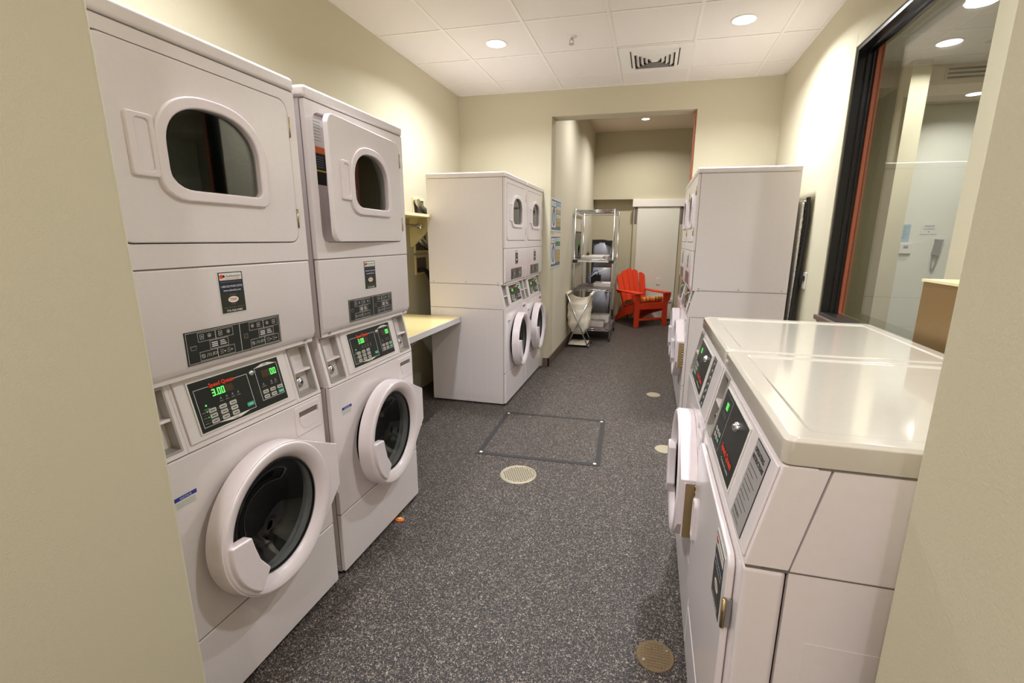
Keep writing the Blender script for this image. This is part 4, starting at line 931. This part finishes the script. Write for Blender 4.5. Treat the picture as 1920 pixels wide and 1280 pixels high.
for i in range(nR+1):
    t = i/nR; z = 0.70-0.535*t
    sag = 0.045*max(0, 1-t*5)
    bul = 1.0+0.02*math.sin(PI*min(1, t*1.3)); tap = bul*(1.0 if t < 0.72 else 1.0-0.6*((t-0.72)/0.28)**1.6)
    cx_ = (hx0+hx1)/2-0.002; cy_b = (hy0+hy1)/2; ax, ay = 0.152*tap, 0.145*tap
    for j in range(nS):
        a = 2*PI*j/nS; ca, sa = math.cos(a), math.sin(a)
        ex = 0.45; x = cx_+ax*math.copysign(abs(ca)**ex, ca); y = cy_b+ay*math.copysign(abs(sa)**ex, sa)
        wob = 0.009*math.sin(a*5+t*7)+0.006*math.sin(a*11+t*9)+0.006*math.sin(t*26+a*2)
        zz = z-sag*(abs(sa)**4)*(1-abs(ca))*1.0 if i == 0 else z-(sag*(abs(sa)**3))
        rings.append((x+ca*wob, y+sa*wob, zz))
fs = [(i*nS+j, i*nS+(j+1) % nS, (i+1)*nS+(j+1) % nS, (i+1)*nS+j) for i in range(nR) for j in range(nS)]; fs.append(tuple(nR*nS+j for j in range(nS)))
bg_.add(rings, fs, 'canvas', True); P(bg_, 'canvas_bag', e, fix=True)
for sx in (hx0-0.012, hx1+0.02): P(MB().tube([(sx, hy0-0.002, 0.735), (sx, hy1, 0.735)], 0.02, 'canvas', 10), 'bag_hem', e)
P(box(hx0+0.02, hx1-0.02, hy0+0.02, hy1-0.02, 0.03, 0.045, 'canvas'), 'base_strap', e)
# framed plant picture on left wall
d = DK(); d.box(-0.29, 0.29, 0, 0.012, -0.2, 0.2, 'ink_black'); d.q(-0.265, 0.265, -0.18, 0.18, 'porthole', 1)
for k in range(7):
    a = 0.3+k*0.4; x0 = 0.02; z0 = -0.17; x1, z1 = 0.02+0.2*math.cos(a), -0.02+0.17*math.sin(a)*0.9
    d.poly([(x0, z0), ((x0+x1)/2+0.05, (z0+z1)/2), (x1, z1), ((x0+x1)/2-0.03, (z0+z1)/2+0.03)], 'green', 2)
o = d.build('framed_picture', loc=(OX0+0.013, 7.26, 1.37), rot=(0, 0, PI/2), fix=False); tag(o, 'dark framed picture of green leaves behind the wire rack', 'picture')
# water dispenser
e = empty('water_dispenser', (-0.82, 8.45, 0)); tag(e, 'tall silver and black water dispenser standing behind the wire rack', 'water dispenser')
x0, x1 = -0.985, -0.66; yy = 8.28
P(box(x0-0.02, x1+0.005, yy+0.08, yy+0.38, 0.01, 1.44, 'dark'), 'rear_housing', e, bevel=0.01)
fr = lambda z0, z1: MB().prism([(x0, yy+0.08)]+[(x0+(x1-x0)*i/12, yy+0.08-0.075*math.sin(PI*i/12)**0.6) for i in range(1, 12)]+[(x1, yy+0.08)], z0, z1, 'cooler_silver', 'z', smooth=True)
P(fr(0.03, 0.62), 'lower_door', e); P(fr(0.62, 0.98), 'tap_panel', e); P(fr(0.985, 1.40), 'upper_cover', e)
P(box(x0-0.003, x1-0.16, yy-0.005, yy+0.07, 0.66, 0.86, 'dark'), 'dispensing_niche', e, bevel=0.01)
P(MB().prism([(x0-0.01, 1.40), (x1+0.005, 1.36), (x1+0.005, 1.42), ((x0+x1)/2, 1.455), (x0-0.01, 1.45)], yy+0.01, yy+0.38, 'dark', 'y'), 'top_cover', e)
P(MB().lathe([(1e-4, -0.0), (0.03, 0.0), (0.03, 0.01)], 0, 0, 'dark', 'y', 16), 'lower_handle', e).location = (-0.71, yy+0.015, 0.57)
mb = MB().tube([(-0.9, 7.45, 0.775), (-0.93, 7.6, 0.775)]+arc((-0.97, 7.75, 0.84), (-0.8, 8.0, 1.1), (-0.86, 8.24, 0.72), 14), 0.008, 'hose_blue', 8); tag(mb.build('blue_hose'), 'blue hose curling in front of the water dispenser', 'hose')
mb = MB().tube([(-0.93, 7.7, 0.86), (-0.86, 7.8, 0.92), (-0.74, 7.9, 0.96)]+arc((-0.74, 7.9, 0.96), (-0.7, 7.95, 0.97), (-0.66, 8.1, 0.98), 5), 0.007, 'ink_white', 8); tag(mb.build('white_cord'), 'white cord crossing behind the wire rack', 'cord')
# tan cloth behind the chair
mb = MB(); pts = []; n = 36
for i in range(n):
    a = 2*PI*i/n; rr = 1+0.12*math.sin(a*7); pts.append((-0.50+0.13*rr*math.cos(a), 9.02+0.07*rr*math.sin(a)))
vs = [(p[0], p[1], 0.0) for p in pts]+[((p[0]+0.5)*0.85-0.5, (p[1]-9.02)*0.85+9.02, 0.45) for p in pts]+[((p[0]+0.5)*0.5-0.5, (p[1]-9.02)*0.5+9.02, 0.62) for p in pts]
mb.add(vs, [(u*n+i, u*n+(i+1) % n, (u+1)*n+(i+1) % n, (u+1)*n+i) for u in range(2) for i in range(n)]+[tuple(2*n+i for i in range(n))], 'tan_cloth', True)
tag(mb.build('cloth_sack'), 'tan cloth sack standing against the back wall behind the red chair', 'sack')
# sliding door, header, outlet, low panel
e = empty('door_1', (0.09, 9.0200, 0)); struct(e, 'pale cream sliding door hung from a white rail on the back wall', 'door')
P(box(-0.275, 0.455, 8.9850, 9.0120, 0.012, 2.03, 'wall_white'), 'door_panel', e, bevel=0.003)
P(box(-0.37, 0.62, 8.9600, 9.0200, 2.035, 2.165, 'tbar'), 'rail_cover', e, bevel=0.004)
P(box(-0.345, -0.285, 9.0000, 9.0200, 0, 2.035, 'wall_paint'), 'door_jamb', e); P(box(0.465, 0.53, 9.0000, 9.0200, 0, 2.035, 'wall_paint'), 'door_jamb', e)
for xx in (-0.332, 0.472): P(box(xx, xx+0.045, 8.9920, 9.0000, 1.74, 2.033, 'porthole'), 'jamb_shade_trim', e)  # dark boxes added for the shadow and grey trim at the jamb tops
e = empty('wall_outlet', (0.16, 8.9850, 0.71)); tag(e, 'white outlet plate on the cream door panel above the red chair arm', 'outlet', 'white wall outlets')
P(box(0.125, 0.195, 8.9750, 8.9845, 0.655, 0.77, 'tbar'), 'cover_plate', e, bevel=0.002); 
for zz in (0.69, 0.735): P(box(0.148, 0.172, 8.9755, 8.9770, zz-0.014, zz+0.014, 'key'), 'socket', e)
e = empty('wall_heater', (0.2, 8.9700, 0)); tag(e, 'low white wall heater box behind the red chair', 'heater')
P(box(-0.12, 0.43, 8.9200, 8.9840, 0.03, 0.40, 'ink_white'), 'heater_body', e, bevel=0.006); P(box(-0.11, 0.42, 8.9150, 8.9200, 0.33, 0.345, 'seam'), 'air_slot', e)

# adirondack chair
e = empty('adirondack_chair', (0.06, 8.225, 0), 0.645); tag(e, 'red slatted garden armchair facing the room in front of the cream door', 'chair')
def cp_(mb, name, **k): return child(mb, name, e, **k)
for sx in (-1, 1):
    cp_(box(sx*0.29-0.045, sx*0.29+0.045, -0.02, 0.012, 0, 0.565, 'red_paint'), 'front_leg', bevel=0.003)
    cp_(MB().prism([(0.0, 0.27), (0.0, 0.40), (0.08, 0.40), (0.45, 0.28), (0.78, 0.0), (0.68, 0.0), (0.38, 0.15)], sx*0.25-0.013, sx*0.25+0.013, 'red_paint', 'x'), 'side_rail')
    cp_(MB().prism([(sx*0.24-0.04, -0.08), (sx*0.24+0.10*(sx > 0)+0.04*(sx < 0), -0.08), (sx*0.24+0.10*(sx > 0)+0.04*(sx < 0), 0.35), (sx*0.31+0.02, 0.62), (sx*0.31-0.04, 0.62), (sx*0.24-0.04-0.06*(sx < 0), 0.3)] if sx > 0 else
                   [(-0.20, -0.08), (-0.20, 0.3), (-0.27, 0.62), (-0.33, 0.62), (-0.36, 0.35), (-0.36, -0.08)], 0.565, 0.588, 'red_paint', 'z'), 'armrest', bevel=0.003)
    cp_(MB().prism([(-0.012, 0.565), (0.09, 0.565), (0.075, 0.49), (0.012, 0.42)], sx*0.335-0.012, sx*0.335+0.012, 'red_paint', 'x') if False else
        MB().prism([(sx*0.335, 0.565), (sx*0.40, 0.565), (sx*0.385, 0.45), (sx*0.335, 0.40)], -0.012, 0.012, 'red_paint', 'y'), 'arm_bracket')
cp_(box(-0.245, 0.245, -0.016, 0.01, 0.30, 0.405, 'red_paint'), 'front_apron', bevel=0.002)
cp_(box(-0.25, 0.25, -0.01, 0.018, 0.11, 0.145, 'red_paint'), 'stretcher', bevel=0.002)
for k in range(7):
    y = 0.03+0.068*k; z = 0.405-0.055*k*0.36*0.9; cp_(box(-0.265, 0.265, y, y+0.058, z, z+0.016, 'red_paint'), 'seat_slat', bevel=0.002, rot=None)
# back slats : plane leaning back
by0, bz0 = 0.43, 0.20; lean = math.radians(20)
tops = [0.69, 0.765, 0.80, 0.775, 0.715]
for k in range(5):
    s_ = k-2; x0b = s_*0.092; x0t = s_*0.118+(0.02 if k == 4 else 0); hh = tops[k]; wb, wt = 0.042, 0.055
    out = [(x0b-wb, 0), (x0b+wb, 0)]+[(x0t+wt*math.cos(a), hh-0.045+0.045*math.sin(a)**0.8-s_*0.008*math.cos(a)*1.5) for a in [PI*i/12 for i in range(13)]]
    cp_(MB().prism(out, 0, 0.02, 'red_paint', 'y'), 'back_slat', loc=(0, by0, bz0), rot=(-lean, 0, 0), bevel=0.002)
cp_(box(-0.3, 0.3, 0.025, 0.05, 0.36, 0.42, 'red_paint'), 'back_rail', loc=(0, by0, bz0), rot=(-lean, 0, 0))
mb = MB(); mb.prism(rrect(-0.02, 0.46, 0, 0.08, 0.035, 5), -0.235, 0.235, 'plaid', 'x', smooth=True)
o = mb.build('seat_cushion'); tag(o, 'orange and brown plaid cushion lying on the red garden chair', 'cushion')
o.matrix_world = Matrix.Translation((0.06, 8.225, 0)) @ Matrix.Rotation(0.645, 4, 'Z') @ Matrix.Translation((0, 0.01, 0.432)) @ Matrix.Rotation(-0.26, 4, 'X')

# ------------------------------------------------------------------ things on the side room wall, seen through the window
YW = 6.35
d = DK(); d.box(-0.085, 0.085, 0, 0.003, -0.107, 0.107, 'ink_white'); d.q(-0.08, 0.08, -0.098, 0.098, 'pale_blue', 1)
for k in range(6): d.q(-0.06, 0.055-0.01*(k % 3), 0.07-0.025*k, 0.075-0.025*k, 'slate', 2)
o = d.build('blue_notice', loc=(2.755, YW-0.004, 1.556), fix=False); tag(o, 'pale blue printed notice on the wall seen through the window', 'notice')
d = DK(); d.box(-0.082, 0.082, 0, 0.003, -0.06, 0.06, 'ink_white'); d.tx('MAXIMUM', 0, 0.018, 0.018, 'ink_black', 2, w=0.09); d.tx('OCCUPANCY', 0, -0.012, 0.018, 'ink_black', 2, w=0.11); d.tx('8', 0, -0.042, 0.018, 'ink_black', 2)
o = d.build('occupancy_sign', loc=(3.015, YW-0.004, 1.609), fix=False); tag(o, 'small white maximum occupancy sign seen through the window', 'sign')
e = empty('thermostat', (2.80, YW, 1.39)); tag(e, 'white thermostat under the pale blue notice', 'thermostat')
P(box(2.735, 2.868, YW-0.03, YW, 1.33, 1.445, 'ink_white'), 'housing', e, bevel=0.006); P(box(2.785, 2.83, YW-0.032, YW-0.03, 1.39, 1.42, 'ink_grey'), 'screen', e)
e = empty('wall_phone', (3.11, YW, 1.4)); tag(e, 'grey wall telephone handset with a looped cord', 'phone')
P(MB().prism([(3.075, 1.32), (3.13, 1.31), (3.145, 1.46), (3.155, 1.49), (3.085, 1.495), (3.09, 1.46)], YW-0.06, YW, 'ink_grey', 'y'), 'handset', e, bevel=0.004)
P(MB().tube([(3.085, YW-0.03, 1.32)]+arc((3.08, YW-0.03, 1.30), (3.09, YW-0.03, 1.0), (3.135, YW-0.03, 1.30), 12), 0.006, 'ink_grey', 8), 'cord', e)
